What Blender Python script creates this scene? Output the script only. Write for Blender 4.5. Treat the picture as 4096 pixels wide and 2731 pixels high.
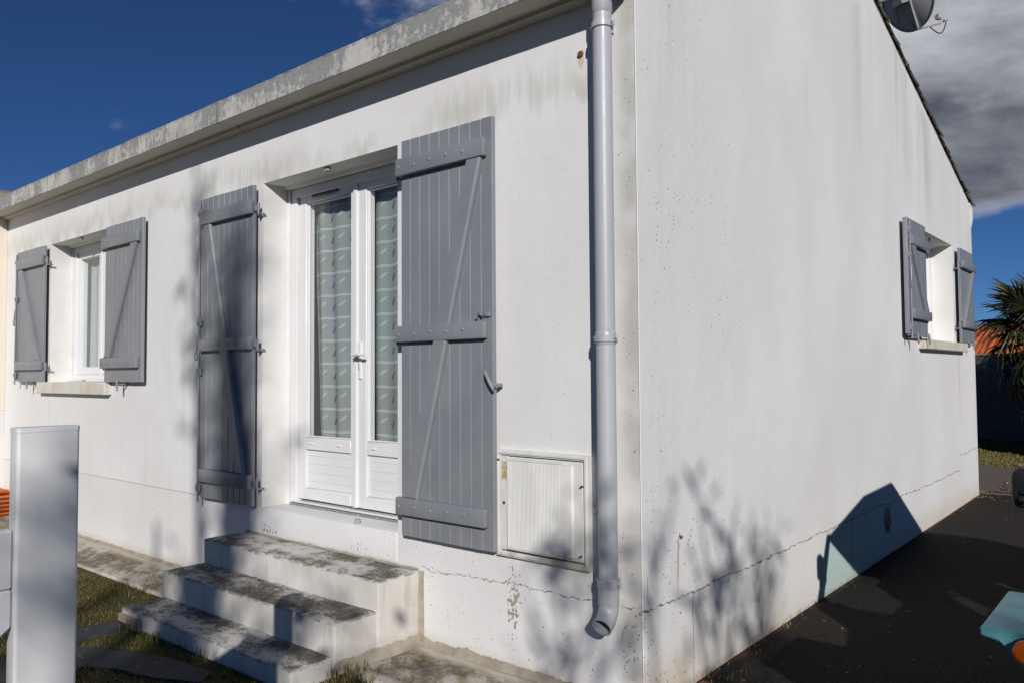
import bpy, bmesh, math, random
from mathutils import Vector, Matrix, noise as mnoise

for _o in list(bpy.data.objects):
    bpy.data.objects.remove(_o)
random.seed(11)
scene = bpy.context.scene
COL = scene.collection

# ------------------------------------------------------------------ camera
cam_d = bpy.data.cameras.new('camera')
cam_d.sensor_fit = 'HORIZONTAL'
cam_d.sensor_width = 36.0
cam_d.lens = 36.0 * 3157.06 / 4096.0
cam_d.clip_start = 0.05
cam_d.clip_end = 3000
cam = bpy.data.objects.new('camera', cam_d)
COL.objects.link(cam)
_r = Vector((0.76206006, 0.64747016, -0.00684516))
_u = Vector((0.03137717, -0.02636706, 0.99915977))
_f = Vector((-0.64674566, 0.76163453, 0.04040906))
_m = Matrix.Identity(4)
for i in range(3):
    _m[i][0], _m[i][1], _m[i][2] = _r[i], _u[i], -_f[i]
_m.translation = Vector((1.8331, -3.0290, 1.0351))
cam.matrix_world = _m
scene.camera = cam

# ------------------------------------------------------------------ light
SUN = Vector((0.97, -1.0, 0.58)).normalized()      # direction to the sun
SUN_EL = math.asin(SUN.z)
SUN_AZ = math.atan2(SUN.x, SUN.y)
SKY_STRENGTH = 0.05
sun_d = bpy.data.lights.new('sun', 'SUN')
sun_d.energy = 3.7
sun_d.angle = math.radians(0.53)
sun_d.color = (1.0, 0.960, 0.915)
sun = bpy.data.objects.new('sun', sun_d)
COL.objects.link(sun)
sun.rotation_euler = (-SUN).to_track_quat('-Z', 'Y').to_euler()
sun.location = SUN * 40

scene.view_settings.view_transform = 'Standard'
scene.view_settings.look = 'None'
scene.view_settings.exposure = 0.0
scene.view_settings.gamma = 1.0
scene.view_settings.use_curve_mapping = False
scene.cycles.max_bounces = 5
scene.cycles.diffuse_bounces = 2
scene.cycles.glossy_bounces = 2
scene.cycles.transparent_max_bounces = 16


# ------------------------------------------------------------------ node expression helpers
class E:
    """A float or vector socket with arithmetic."""
    def __init__(s, nt, sock):
        s.nt, s.s = nt, sock

    def _op(s, op, other=None, third=None, rev=False):
        n = s.nt.nodes.new('ShaderNodeMath')
        n.operation = op
        args = [s, other, third]
        if rev:
            args = [other, s, third]
        for i, a in enumerate(args):
            if a is None:
                continue
            if isinstance(a, E):
                s.nt.links.new(a.s, n.inputs[i])
            else:
                n.inputs[i].default_value = a
        return E(s.nt, n.outputs[0])

    def __add__(s, o): return s._op('ADD', o)
    __radd__ = __add__
    def __sub__(s, o): return s._op('SUBTRACT', o)
    def __rsub__(s, o): return s._op('SUBTRACT', o, rev=True)
    def __mul__(s, o): return s._op('MULTIPLY', o)
    __rmul__ = __mul__
    def __truediv__(s, o): return s._op('DIVIDE', o)
    def __pow__(s, o): return s._op('POWER', o)
    def abs(s): return s._op('ABSOLUTE')
    def fract(s): return s._op('FRACT')
    def floor(s): return s._op('FLOOR')
    def sin(s): return s._op('SINE')
    def max(s, o): return s._op('MAXIMUM', o)
    def min(s, o): return s._op('MINIMUM', o)
    def lt(s, o): return s._op('LESS_THAN', o)
    def gt(s, o): return s._op('GREATER_THAN', o)

    def ss(s, lo, hi):
        """smoothstep from lo to hi (lo may exceed hi)"""
        n = s.nt.nodes.new('ShaderNodeMapRange')
        n.interpolation_type = 'SMOOTHSTEP'
        flip = lo > hi
        a, b = (hi, lo) if flip else (lo, hi)
        n.inputs['From Min'].default_value = a
        n.inputs['From Max'].default_value = b
        n.inputs['To Min'].default_value = 1.0 if flip else 0.0
        n.inputs['To Max'].default_value = 0.0 if flip else 1.0
        s.nt.links.new(s.s, n.inputs['Value'])
        return E(s.nt, n.outputs['Result'])

    def band(s, a, b, c, d):
        return s.ss(a, b) * s.ss(d, c)


class MB_:
    """Material builder: positions, noises, mixes on one node tree."""
    def __init__(s, nt):
        s.nt = nt

    def pos(s, kind='world'):
        if kind == 'world':
            n = s.nt.nodes.new('ShaderNodeNewGeometry')
            v = n.outputs['Position']
        else:
            n = s.nt.nodes.new('ShaderNodeTexCoord')
            v = n.outputs['Object' if kind == 'object' else 'Generated']
        return s.split(v)

    def split(s, v):
        m = s.nt.nodes.new('ShaderNodeSeparateXYZ')
        s.nt.links.new(v, m.inputs[0])
        return [E(s.nt, m.outputs[i]) for i in range(3)]

    def vec(s, x, y, z):
        n = s.nt.nodes.new('ShaderNodeCombineXYZ')
        for i, a in enumerate((x, y, z)):
            if isinstance(a, E):
                s.nt.links.new(a.s, n.inputs[i])
            else:
                n.inputs[i].default_value = a
        return E(s.nt, n.outputs[0])

    def noise(s, vec, scale=5, detail=3, rough=0.55, dist=0.0):
        n = s.nt.nodes.new('ShaderNodeTexNoise')
        s.nt.links.new(vec.s, n.inputs['Vector'])
        n.inputs['Scale'].default_value = scale
        n.inputs['Detail'].default_value = detail
        n.inputs['Roughness'].default_value = rough
        n.inputs['Distortion'].default_value = dist
        return E(s.nt, n.outputs['Fac'])

    def voro(s, vec, scale=5, rnd=1.0, feature='F1'):
        n = s.nt.nodes.new('ShaderNodeTexVoronoi')
        n.feature = feature
        s.nt.links.new(vec.s, n.inputs['Vector'])
        n.inputs['Scale'].default_value = scale
        n.inputs['Randomness'].default_value = rnd
        col = n.outputs.get('Color')
        return E(s.nt, n.outputs['Distance']), col

    def rand_island(s):
        n = s.nt.nodes.new('ShaderNodeNewGeometry')
        return E(s.nt, n.outputs['Random Per Island'])

    def rand_object(s):
        n = s.nt.nodes.new('ShaderNodeObjectInfo')
        return E(s.nt, n.outputs['Random'])

    def _c(s, sock, c):
        if isinstance(c, E):
            s.nt.links.new(c.s, sock)
        else:
            sock.default_value = (c[0], c[1], c[2], 1.0)

    def mix(s, f, a, b, mode='MIX'):
        n = s.nt.nodes.new('ShaderNodeMix')
        n.data_type = 'RGBA'
        n.blend_type = mode
        n.clamp_factor = True
        if isinstance(f, E):
            s.nt.links.new(f.s, n.inputs[0])
        else:
            n.inputs[0].default_value = f
        s._c(n.inputs[6], a)
        s._c(n.inputs[7], b)
        return E(s.nt, n.outputs[2])

    def bump(s, h, strength=0.3, dist=0.01):
        n = s.nt.nodes.new('ShaderNodeBump')
        n.inputs['Strength'].default_value = strength
        n.inputs['Distance'].default_value = dist
        s.nt.links.new(h.s, n.inputs['Height'])
        return n.outputs['Normal']


MATS = {}


def mat(name, fn=None, color=(0.5, 0.5, 0.5), rough=0.6, metal=0.0, spec=0.5):
    m = bpy.data.materials.new(name)
    m.use_nodes = True
    nt = m.node_tree
    bsdf = nt.nodes['Principled BSDF']
    bsdf.inputs['Base Color'].default_value = (*color, 1)
    bsdf.inputs['Roughness'].default_value = rough
    bsdf.inputs['Metallic'].default_value = metal
    bsdf.inputs['Specular IOR Level'].default_value = spec
    if fn:
        b = MB_(nt)
        out = fn(b, bsdf) or {}
        for k, v in out.items():
            if k == 'color':
                nt.links.new(v.s, bsdf.inputs['Base Color'])
            elif k == 'rough':
                nt.links.new(v.s, bsdf.inputs['Roughness'])
            elif k == 'normal':
                nt.links.new(v, bsdf.inputs['Normal'])
    MATS[name] = m
    return m


# ------------------------------------------------------------------ world
world = bpy.data.worlds.new('World')
scene.world = world
world.use_nodes = True
wnt = world.node_tree
wnt.nodes.clear()
wout = wnt.nodes.new('ShaderNodeOutputWorld')
wbg = wnt.nodes.new('ShaderNodeBackground')
wbg.inputs['Strength'].default_value = SKY_STRENGTH
wsky = wnt.nodes.new('ShaderNodeTexSky')
wsky.sky_type = 'NISHITA'
wsky.sun_disc = False
wsky.sun_elevation = SUN_EL
wsky.sun_rotation = SUN_AZ
wsky.altitude = 1600
wsky.air_density = 0.74
wsky.dust_density = 0.05
wsky.ozone_density = 9.6
wb = MB_(wnt)
dx, dy, dz = wb.pos('generated')
dvec = wb.vec(dx, dy, dz * 1.9)
big = wb.noise(dvec, 3.1, 7, 0.56, 0.25)
fine = wb.noise(dvec, 9.0, 6, 0.6, 0.3)
# a bank of cumulus over the low land behind the house, thin wisps elsewhere
bank = (dx * -0.135 + dy * 0.94 + dz * 0.31).ss(0.925, 0.992) * dz.ss(0.125, 0.20)
wisp = (dx * -0.665 + dy * 0.62 + dz * 0.415).ss(0.975, 0.999)
lowc = dz.band(-0.02, 0.02, 0.085, 0.12)
cov = big * 0.75 + fine * 0.25 + bank * 0.30 + wisp * 0.09 + lowc * 0.07 - 0.085
mask = cov.ss(0.50, 0.68)
sh1 = wb.noise(wb.vec(dx + 0.03, dy - 0.02, dz * 2.2 + 0.035), 4.3, 6, 0.55, 0.3)
sh = (sh1 * 0.75 + fine * 0.25)
edge = cov.ss(0.78, 0.52)
lit = sh.ss(0.34, 0.68) * 0.52 + edge * 0.46 + dz.ss(0.25, 0.345) * 0.34 + (fine - 0.5) * 0.6 - dz.band(0.185, 0.215, 0.25, 0.30) * 0.24 + dz.band(0.13, 0.155, 0.165, 0.19) * 0.25 - 0.14
lit = lit.max(fine.ss(0.30, 0.75) * 0.24 + sh1.ss(0.3, 0.7) * 0.06)
ccol = wb.mix(lit, (0.066 / SKY_STRENGTH, 0.078 / SKY_STRENGTH, 0.105 / SKY_STRENGTH),
              (0.70 / SKY_STRENGTH, 0.71 / SKY_STRENGTH, 0.77 / SKY_STRENGTH))
skyc = wb.mix(mask, E(wnt, wsky.outputs[0]), ccol)
wnt.links.new(skyc.s, wbg.inputs['Color'])
wnt.links.new(wbg.outputs[0], wout.inputs['Surface'])

# ------------------------------------------------------------------ object helpers
WM = {}


def attach(o, parent):
    o.parent = parent
    o.matrix_parent_inverse = WM.get(parent.name, Matrix.Identity(4)).inverted()


def reg(o):
    WM[o.name] = o.matrix_basis.copy()
    return o


def thing(name, loc, label=None, cat=None, group=None, kind=None):
    o = bpy.data.objects.new(name, None)
    o.empty_display_size = 0.2
    COL.objects.link(o)
    o.location = loc
    tag(o, label, cat, group, kind)
    WM[o.name] = Matrix.Translation(Vector(loc))
    return o


def tag(o, label=None, cat=None, group=None, kind=None):
    if label: o['label'] = label
    if cat: o['category'] = cat
    if group: o['group'] = group
    if kind: o['kind'] = kind
    return o


def place(name, me, material=None, parent=None, M=None):
    o = bpy.data.objects.new(name, me)
    COL.objects.link(o)
    if material is not None and not me.materials:
        me.materials.append(material)
    if M is not None:
        o.matrix_basis = M
    WM[o.name] = M.copy() if M is not None else Matrix.Identity(4)
    if parent is not None:
        attach(o, parent)
    return o


def smooth_by(me, deg=35):
    me.polygons.foreach_set('use_smooth', [True] * len(me.polygons))
    if hasattr(me, 'set_sharp_from_angle'):
        me.set_sharp_from_angle(angle=math.radians(deg))


def bm_mesh(bm, name, smooth=None, recalc=True):
    if recalc:
        bmesh.ops.recalc_face_normals(bm, faces=bm.faces)
    me = bpy.data.meshes.new(name)
    bm.to_mesh(me)
    bm.free()
    if smooth:
        smooth_by(me, smooth)
    return me


def add_box(bm, lo, hi, bevel=0.0, seg=1):
    x0, y0, z0 = lo
    x1, y1, z1 = hi
    v = [bm.verts.new(p) for p in ((x0, y0, z0), (x1, y0, z0), (x1, y1, z0), (x0, y1, z0),
                                   (x0, y0, z1), (x1, y0, z1), (x1, y1, z1), (x0, y1, z1))]
    fs = [bm.faces.new([v[i] for i in q]) for q in
          ((0, 3, 2, 1), (4, 5, 6, 7), (0, 1, 5, 4), (1, 2, 6, 5), (2, 3, 7, 6), (3, 0, 4, 7))]
    if bevel > 0:
        es = set()
        for f in fs:
            es.update(f.edges)
        bmesh.ops.bevel(bm, geom=list(es), offset=bevel, segments=seg, affect='EDGES', profile=0.5)
    return v


def box(name, lo, hi, material, parent=None, bevel=0.0, seg=1, M=None, smooth=None):
    bm = bmesh.new()
    add_box(bm, lo, hi, bevel, seg)
    return place(name, bm_mesh(bm, name, smooth), material, parent, M)


def add_tube(bm, pts, radii, n=10, cap=True):
    pts = [Vector(p) for p in pts]
    rings = []
    ref = None
    for i, p in enumerate(pts):
        if i == 0:
            t = pts[1] - pts[0]
        elif i == len(pts) - 1:
            t = pts[-1] - pts[-2]
        else:
            t = (pts[i + 1] - pts[i]).normalized() + (pts[i] - pts[i - 1]).normalized()
        t.normalize()
        if ref is None:
            ref = Vector((1, 0, 0)) if abs(t.x) < 0.8 else Vector((0, 1, 0))
        a = (ref - t * ref.dot(t)).normalized()
        ref = a
        b = t.cross(a)
        r = radii[i] if isinstance(radii, (list, tuple)) else radii
        rings.append([bm.verts.new(p + (a * math.cos(k * 2 * math.pi / n) + b * math.sin(k * 2 * math.pi / n)) * r) for k in range(n)])
    for i in range(len(rings) - 1):
        for k in range(n):
            bm.faces.new((rings[i][k], rings[i][(k + 1) % n], rings[i + 1][(k + 1) % n], rings[i + 1][k]))
    if cap:
        bm.faces.new(rings[0][::-1])
        bm.faces.new(rings[-1])
    return rings


def tube(name, pts, radii, material, parent=None, n=10, cap=True, M=None, smooth=50):
    bm = bmesh.new()
    add_tube(bm, pts, radii, n, cap)
    return place(name, bm_mesh(bm, name, smooth), material, parent, M)


def add_prism(bm, poly, axis, a, b):
    """extrude 2-D polygon (list of 2-tuples) along axis from a to b; other two axes in xyz order"""
    def mk(p, t):
        c = list(p)
        c.insert(axis, t)
        return bm.verts.new(c)
    v0 = [mk(p, a) for p in poly]
    v1 = [mk(p, b) for p in poly]
    n = len(poly)
    bm.faces.new(v0)
    bm.faces.new(v1[::-1])
    for i in range(n):
        bm.faces.new((v0[i], v0[(i + 1) % n], v1[(i + 1) % n], v1[i]))


def prism(name, poly, axis, a, b, material, parent=None, bevel=0.0, M=None, smooth=None, seg=1):
    bm = bmesh.new()
    add_prism(bm, poly, axis, a, b)
    bmesh.ops.recalc_face_normals(bm, faces=bm.faces)
    if bevel:
        bmesh.ops.bevel(bm, geom=list(bm.edges), offset=bevel, segments=seg, affect='EDGES', profile=0.5)
    return place(name, bm_mesh(bm, name, smooth), material, parent, M)


def sheet(name, verts, faces, material, parent=None, M=None, smooth=None):
    me = bpy.data.meshes.new(name)
    me.from_pydata(verts, [], faces)
    me.update()
    if smooth:
        smooth_by(me, smooth)
    return place(name, me, material, parent, M)


def roughen(me, amp, freq, cut=None):
    """move vertices by a noise of their position, for uneven cast edges"""
    for v in me.vertices:
        n = mnoise.noise_vector(v.co * freq)
        n2 = mnoise.noise_vector(v.co * freq * 3.1 + Vector((7, 3, 1)))
        v.co += n * amp + n2 * amp * 0.4
    me.update()


# ------------------------------------------------------------------ materials
def m_render(b, bs, which):
    x, y, z = b.pos()
    u = x if which == 'front' else y
    p = b.vec(x, y, z)
    big = b.noise(p, 0.9, 2)
    mid = b.noise(p, 5.5, 2)
    col = b.mix(big.ss(0.35, 0.7), (0.745, 0.735, 0.725), (0.795, 0.79, 0.785))
    col = b.mix(mid.ss(0.45, 0.75) * 0.12, col, (0.66, 0.645, 0.62))
    # rain streaks, long in z
    st = b.noise(b.vec(u * 9, 3.1, z * 0.55), 1.0, 2, 0.6)
    st2 = b.noise(b.vec(u * 30, 1.7, z * 1.3), 1.0, 2, 0.6)
    if which == 'front':
        # mould below the eave shadow, streaky lower edge
        lev = b.noise(b.vec(u * 0.8, 0.3, 0.0), 1.0, 2)
        zz = z + (st - 0.5) * 0.28 + (st2 - 0.5) * 0.16
        m1 = zz.band(2.36, 2.47, 2.50, 2.62) * (1.0 - u.band(-2.7, -2.4, -1.45, -1.2)) * lev.ss(0.36, 0.58)
        col = b.mix(m1 * st2.ss(0.2, 0.7) * 0.38, col, (0.40, 0.385, 0.31))
        m2 = zz.band(2.33, 2.38, 2.41, 2.50) * b.noise(b.vec(u * 2.2, 9.0, 0.0), 1, 2).ss(0.42, 0.60)
        col = b.mix(m2 * 0.42, col, (0.43, 0.42, 0.30))
        m3 = st.ss(0.52, 0.72) * z.band(-0.45, 0.3, 1.2, 2.2) * u.ss(-3.0, -4.0)
        col = b.mix(m3 * 0.16, col, (0.55, 0.52, 0.46))
        # grey dirt between downpipe and corner
        m4 = u.band(-0.16, -0.03, -0.006, 0.002) * b.noise(p, 3, 2).ss(0.25, 0.6)
        col = b.mix(m4 * 0.75, col, (0.42, 0.41, 0.37))
        # joint of the plinth render
        pl = (z - 0.139 + (b.noise(b.vec(u * 6, 0, 0), 1, 2) - 0.5) * 0.012).abs()
        col = b.mix(pl.ss(0.006, 0.002) * u.ss(-3.4, -3.7) * 0.7, col, (0.40, 0.35, 0.28))
        low = z.ss(0.145, 0.13) * u.ss(-3.2, -3.5)
        col = b.mix(low * 0.30, col, (0.66, 0.645, 0.60))
        # crack at floor level, right of the steps
        off = (b.noise(b.vec(u * 5.0, 4.2, 0), 1, 2) - 0.5) * 0.075 + (b.noise(b.vec(u * 40, 2.2, z * 8), 1, 4, 0.7) - 0.5) * 0.045
        cz = (z - (u * 0.016 - 0.006) + off).abs()
        wd = b.noise(b.vec(u * 22, 8.0, 0), 1, 2).ss(0.35, 0.75)
        cr = (cz - wd * 0.0042).ss(0.0016, -0.0004) * u.ss(-1.42, -1.38)
        col = b.mix(cr * 0.85, col, (0.15, 0.10, 0.07))
        # flaked paint under the meter cabinet
        fl = b.noise(b.vec(u * 1.0, 5.0, z * 0.75), 46, 2, 0.6)
        reg_ = (((u + 0.738) / 0.055) ** 2.0 + ((z + 0.095) / 0.19) ** 2.0)
        pk = (fl - reg_ * 0.16).ss(0.475, 0.50) * reg_.ss(1.3, 0.9)
        fl2 = b.noise(b.vec(u, 2.0, z), 55, 2, 0.6)
        reg2 = ((u + 0.232) / 0.035).abs() + ((z - 0.43) / 0.26).abs()
        pk = pk.max((fl2 - reg2 * 0.16).ss(0.54, 0.57) * reg2.ss(1.5, 1.2))
        reg3 = ((u + 2.93) / 0.16).abs() + ((z + 0.01) / 0.05).abs()
        pk = pk.max((fl - reg3 * 0.1).ss(0.52, 0.55) * reg3.ss(1.3, 0.9))
        reg4 = ((u + 1.92) / 0.16).abs() + ((z + 0.0) / 0.05).abs()
        pk = pk.max((fl2 - reg4 * 0.1).ss(0.56, 0.59) * reg4.ss(1.3, 0.9))
        col = b.mix(pk * 0.9, col, (0.30, 0.27, 0.225))
        # rust mark under an old fixing
        rs = (((u + 0.298) / 0.022) ** 2.0 + ((z - 2.515) / 0.05) ** 2.0).ss(1.0, 0.2)
        col = b.mix(rs * 0.55, col, (0.60, 0.36, 0.14))
        spk_zone = z.ss(0.5, -0.2) * 0.75 + m4 + 0.10
        base = z.ss(-0.34, -0.45) * (0.35 + b.noise(b.vec(u * 4, 0, z * 3), 1, 2))
        col = b.mix(base * 0.65, col, (0.52, 0.44, 0.32))
    else:
        top = 4.06 - (u - 3.7).abs() * 0.30
        dep = top - z
        s = b.noise(b.vec(u * 5.5, 0.4, z * 0.22), 1, 2, 0.65)
        g = b.noise(p, 60, 2)
        m1 = s.ss(0.55, 0.70) * dep.ss(1.7, 0.1) * g.ss(0.3, 0.62) * b.noise(b.vec(u * 0.8, 2, z * 0.5), 1, 2).ss(0.42, 0.6)
        col = b.mix(m1 * 0.50, col, (0.42, 0.42, 0.41))
        s3 = b.noise(b.vec(u * 4.5, 3.3, z * 0.35), 1, 3, 0.5)
        m1b = s3.ss(0.42, 0.66) * u.band(4.35, 4.75, 5.2, 5.9).max(u.band(3.0, 3.3, 3.5, 3.7) * 0.7) * dep.band(0.0, 0.12, 0.55, 1.5) * (g.ss(0.2, 0.7) * 0.7 + 0.2)
        col = b.mix(m1b * 0.62, col, (0.37, 0.37, 0.365))
        m2 = st.ss(0.60, 0.80) * z.ss(3.2, 1.0)
        col = b.mix(m2 * 0.09, col, (0.55, 0.54, 0.50))
        m4 = u.band(0.05, 0.18, 0.22, 0.38) * b.noise(b.vec(u * 10, 0, z * 1.2), 1, 2).ss(0.4, 0.6)
        col = b.mix(m4 * 0.16, col, (0.50, 0.53, 0.53))
        off = (b.noise(b.vec(u * 3.0, 4.2, 0), 1, 2) - 0.5) * 0.06 + (b.noise(b.vec(u * 30, 2.2, z * 8), 1, 4, 0.7) - 0.5) * 0.05
        step = u.gt(6.45) * 0.16
        cz = (z + 0.018 + off - step).abs()
        wd = b.noise(b.vec(u * 14, 8.0, 0), 1, 2).ss(0.35, 0.75)
        cr = (cz - wd * 0.0065).ss(0.0020, -0.0004)
        col = b.mix(cr * 0.85, col, (0.14, 0.095, 0.07))
        vo = (b.noise(b.vec(9.0, 4.2, z * 9), 1, 2) - 0.5) * 0.03
        for uy, za, zb_, w in ((0.462, -0.45, -0.02, 0.0045), (2.86, -0.44, -0.03, 0.007), (0.045, 0.02, 0.13, 0.003)):
            vc = ((u - uy) + vo).abs().ss(w, w * 0.3) * z.band(za - 0.02, za, zb_, zb_ + 0.01)
            col = b.mix(vc * 0.8, col, (0.15, 0.11, 0.08))
        rs = (u - 0.330 - (z - 0.27) * 0.06).abs().ss(0.011, 0.001) * z.band(-0.03, 0.12, 0.24, 0.275)
        col = b.mix(rs * 0.8, col, (0.42, 0.17, 0.05))
        spk_zone = u.ss(1.9, 0.15) * b.noise(b.vec(u * 4, 0, z * 1.4), 1, 2).ss(0.35, 0.65) * 1.1 + z.ss(0.6, -0.2) * 0.45 + 0.16
        base = z.ss(-0.16, -0.42) * (0.3 + b.noise(b.vec(u * 2.2, 0, z * 3), 1, 2)) * (0.45 + u.ss(3.8, 5.5) * 0.5 + u.ss(0.7, 0.2) * 0.7)
        col = b.mix(base * 0.6, col, (0.56, 0.42, 0.25))
        edge2 = z.ss(-0.395, -0.44) * b.noise(p, 14, 3).ss(0.3, 0.6)
        col = b.mix(edge2 * 0.5, col, (0.33, 0.20, 0.12))
        sill_run = u.band(6.48, 6.53, 6.56, 6.62) * z.band(0.2, 0.9, 1.2, 1.24)
        col = b.mix(sill_run * 0.35, col, (0.60, 0.50, 0.36))
    # specks of black mould
    d, vc = b.voro(p, 46)
    d2, _ = b.voro(p, 17)
    gate = b.noise(p, 7.0, 2).ss(0.42, 0.62)
    sp = (d - gate * spk_zone * 0.16).ss(0.06, 0.0)
    sp2 = (d2 - spk_zone * 0.05).ss(0.055, 0.02)
    col = b.mix((sp * 0.65).max(sp2 * 0.8), col, (0.20, 0.19, 0.165))
    # fine float texture of the render
    h = b.noise(p, 130, 2, 0.65) * 0.9 + b.noise(p, 30, 2) * 0.45 + b.noise(p, 6.5, 2) * 1.3 + b.noise(p, 1.7, 2) * 3.5
    return {'color': col, 'normal': b.bump(h, 0.30, 0.006)}


M_FRONT = mat('front_render', lambda b, s: m_render(b, s, 'front'), rough=0.9, spec=0.25)
M_GABLE = mat('gable_render', lambda b, s: m_render(b, s, 'gable'), rough=0.9, spec=0.25)


def m_reveal(b, bs):
    x, y, z = b.pos()
    p = b.vec(x, y, z)
    col = b.mix(b.noise(p, 3, 4).ss(0.4, 0.75), (0.79, 0.775, 0.75), (0.72, 0.70, 0.665))
    h = b.noise(p, 90, 3) + b.noise(p, 12, 3)
    return {'color': col, 'normal': b.bump(h, 0.25, 0.004)}


M_REVEAL = mat('reveal_render', m_reveal, rough=0.9, spec=0.25)


def m_fascia(b, bs):
    x, y, z = b.pos()
    p = b.vec(x, y, z)
    dens = b.noise(b.vec(x * 1.5, y, z * 1.1), 1.9, 3, 0.6)
    patch = b.noise(b.vec(x * 1.0, y, z * 0.8), 26, 5, 0.78, 0.2)
    streak = b.noise(b.vec(x * 26, y, z * 2.0), 1, 4, 0.6)
    col = b.mix(b.noise(p, 9, 4).ss(0.35, 0.7), (0.56, 0.545, 0.515), (0.45, 0.435, 0.405))
    m = (patch * 0.75 + streak * 0.25 + (dens - 0.5) * 0.75 + z.ss(2.84, 2.935) * 0.06).ss(0.44, 0.54)
    col = b.mix(m * 0.9, col, b.mix(b.noise(p, 30, 3), (0.19, 0.20, 0.195), (0.33, 0.335, 0.325)))
    dk = b.noise(p, 75, 4, 0.7)
    col = b.mix(dk.ss(0.60, 0.70) * 0.75, col, (0.12, 0.12, 0.10))
    top = z.ss(2.905, 2.932) * b.noise(b.vec(x * 22, y * 8, z * 3), 1, 3).ss(0.42, 0.6)
    col = b.mix(top * 0.8, col, (0.10, 0.095, 0.075))
    under = y.ss(-0.2235, -0.2185)
    col = b.mix(under, col, b.mix(b.noise(p, 2.5, 4), (0.60, 0.57, 0.50), (0.50, 0.475, 0.42)))
    # panel joints
    for jx in (-3.22, -6.3):
        col = b.mix((x - jx).abs().ss(0.006, 0.002) * 0.85 * b.noise(b.vec(0, 0, z * 20), 1, 2).ss(0.3, 0.5), col, (0.07, 0.065, 0.055))
    h = b.noise(p, 70, 4, 0.7) + patch
    return {'color': col, 'normal': b.bump(h, 0.5, 0.006)}


M_FASCIA = mat('fascia_concrete', m_fascia, rough=0.92, spec=0.2)


def m_shutter(b, bs):
    x, y, z = b.pos()
    p = b.vec(x, y, z)
    grain = b.noise(b.vec(x * 55, y * 55, z * 2.2), 1, 4, 0.6)
    blot = b.noise(p, 4, 3)
    col = b.mix(blot.ss(0.3, 0.7), (0.216, 0.231, 0.254), (0.250, 0.263, 0.284))
    col = b.mix(grain.ss(0.5, 0.75) * 0.22, col, (0.16, 0.172, 0.192))
    d, _ = b.voro(p, 24)
    g = b.noise(p, 3.0, 2).ss(0.5, 0.62)
    col = b.mix((d - g * 0.03).ss(0.035, 0.0) * 0.85, col, (0.07, 0.06, 0.05))
    r = b.rand_object()
    col = b.mix(r * 0.35, col, (0.185, 0.198, 0.218))
    fade = b.noise(b.vec(x, y, z * 0.6), 1.6, 2).ss(0.45, 0.75)
    col = b.mix(fade * 0.35, col, (0.275, 0.285, 0.30))
    chip = b.noise(b.vec(x * 1.6, y * 1.6, z), 38, 3, 0.65).ss(0.705, 0.73)
    col = b.mix(chip * 0.75, col, (0.33, 0.30, 0.26))
    dust = z.ss(0.55, 0.12) * b.noise(p, 7, 3).ss(0.35, 0.7)
    col = b.mix(dust * 0.3, col, (0.33, 0.32, 0.30))
    rgh = grain * 0.14 + blot * 0.14 + 0.24 + fade * 0.12
    h = grain * 0.8 + b.noise(p, 40, 2) * 0.4
    return {'color': col, 'rough': rgh, 'normal': b.bump(h, 0.34, 0.003)}


M_SHUT = mat('shutter_grey_paint', m_shutter, rough=0.34, spec=0.5)


def m_iron(b, bs):
    x, y, z = b.pos()
    p = b.vec(x, y, z)
    col = b.mix(b.noise(p, 60, 3).ss(0.55, 0.7), (0.23, 0.245, 0.27), (0.26, 0.15, 0.085))
    return {'color': col}


M_IRON = mat('painted_iron', m_iron, rough=0.45)
M_RUST = mat('rusty_iron', lambda b, s: {'color': b.mix(b.noise(b.vec(*b.pos()), 80, 3), (0.13, 0.05, 0.02), (0.25, 0.11, 0.045))}, rough=0.85)


def m_pvc(b, bs):
    x, y, z = b.pos()
    p = b.vec(x, y, z)
    col = b.mix(b.noise(p, 2.2, 3).ss(0.35, 0.75), (0.80, 0.80, 0.80), (0.755, 0.755, 0.75))
    col = b.mix(b.noise(p, 38, 3).ss(0.68, 0.78) * 0.25, col, (0.60, 0.58, 0.54))
    return {'color': col, 'normal': b.bump(b.noise(p, 5, 2), 0.04, 0.01)}


M_PVC = mat('white_pvc', m_pvc, rough=0.32)


def m_pipe(b, bs):
    x, y, z = b.pos()
    p = b.vec(x, y, z)
    col = b.mix(b.noise(b.vec(x * 6, y * 6, z * 1.3), 1, 4).ss(0.35, 0.7), (0.46, 0.47, 0.50), (0.42, 0.43, 0.46))
    col = b.mix(b.noise(b.vec(x * 60, y * 60, z * 10), 1, 3).ss(0.66, 0.78) * 0.3, col, (0.36, 0.36, 0.37))
    j = ((z - 2.655).abs().min((z - 1.2).abs()).min((z - 0.1).abs())).ss(0.05, 0.0)
    col = b.mix(j * b.noise(p, 40, 3).ss(0.35, 0.65) * 0.5, col, (0.28, 0.27, 0.25))
    low = z.ss(0.5, -0.05) * b.noise(p, 25, 3).ss(0.45, 0.7)
    col = b.mix(low * 0.4, col, (0.34, 0.33, 0.31))
    return {'color': col, 'rough': b.noise(p, 12, 3) * 0.25 + 0.27}


M_PIPE = mat('grey_pvc_pipe', m_pipe, rough=0.32)


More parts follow.
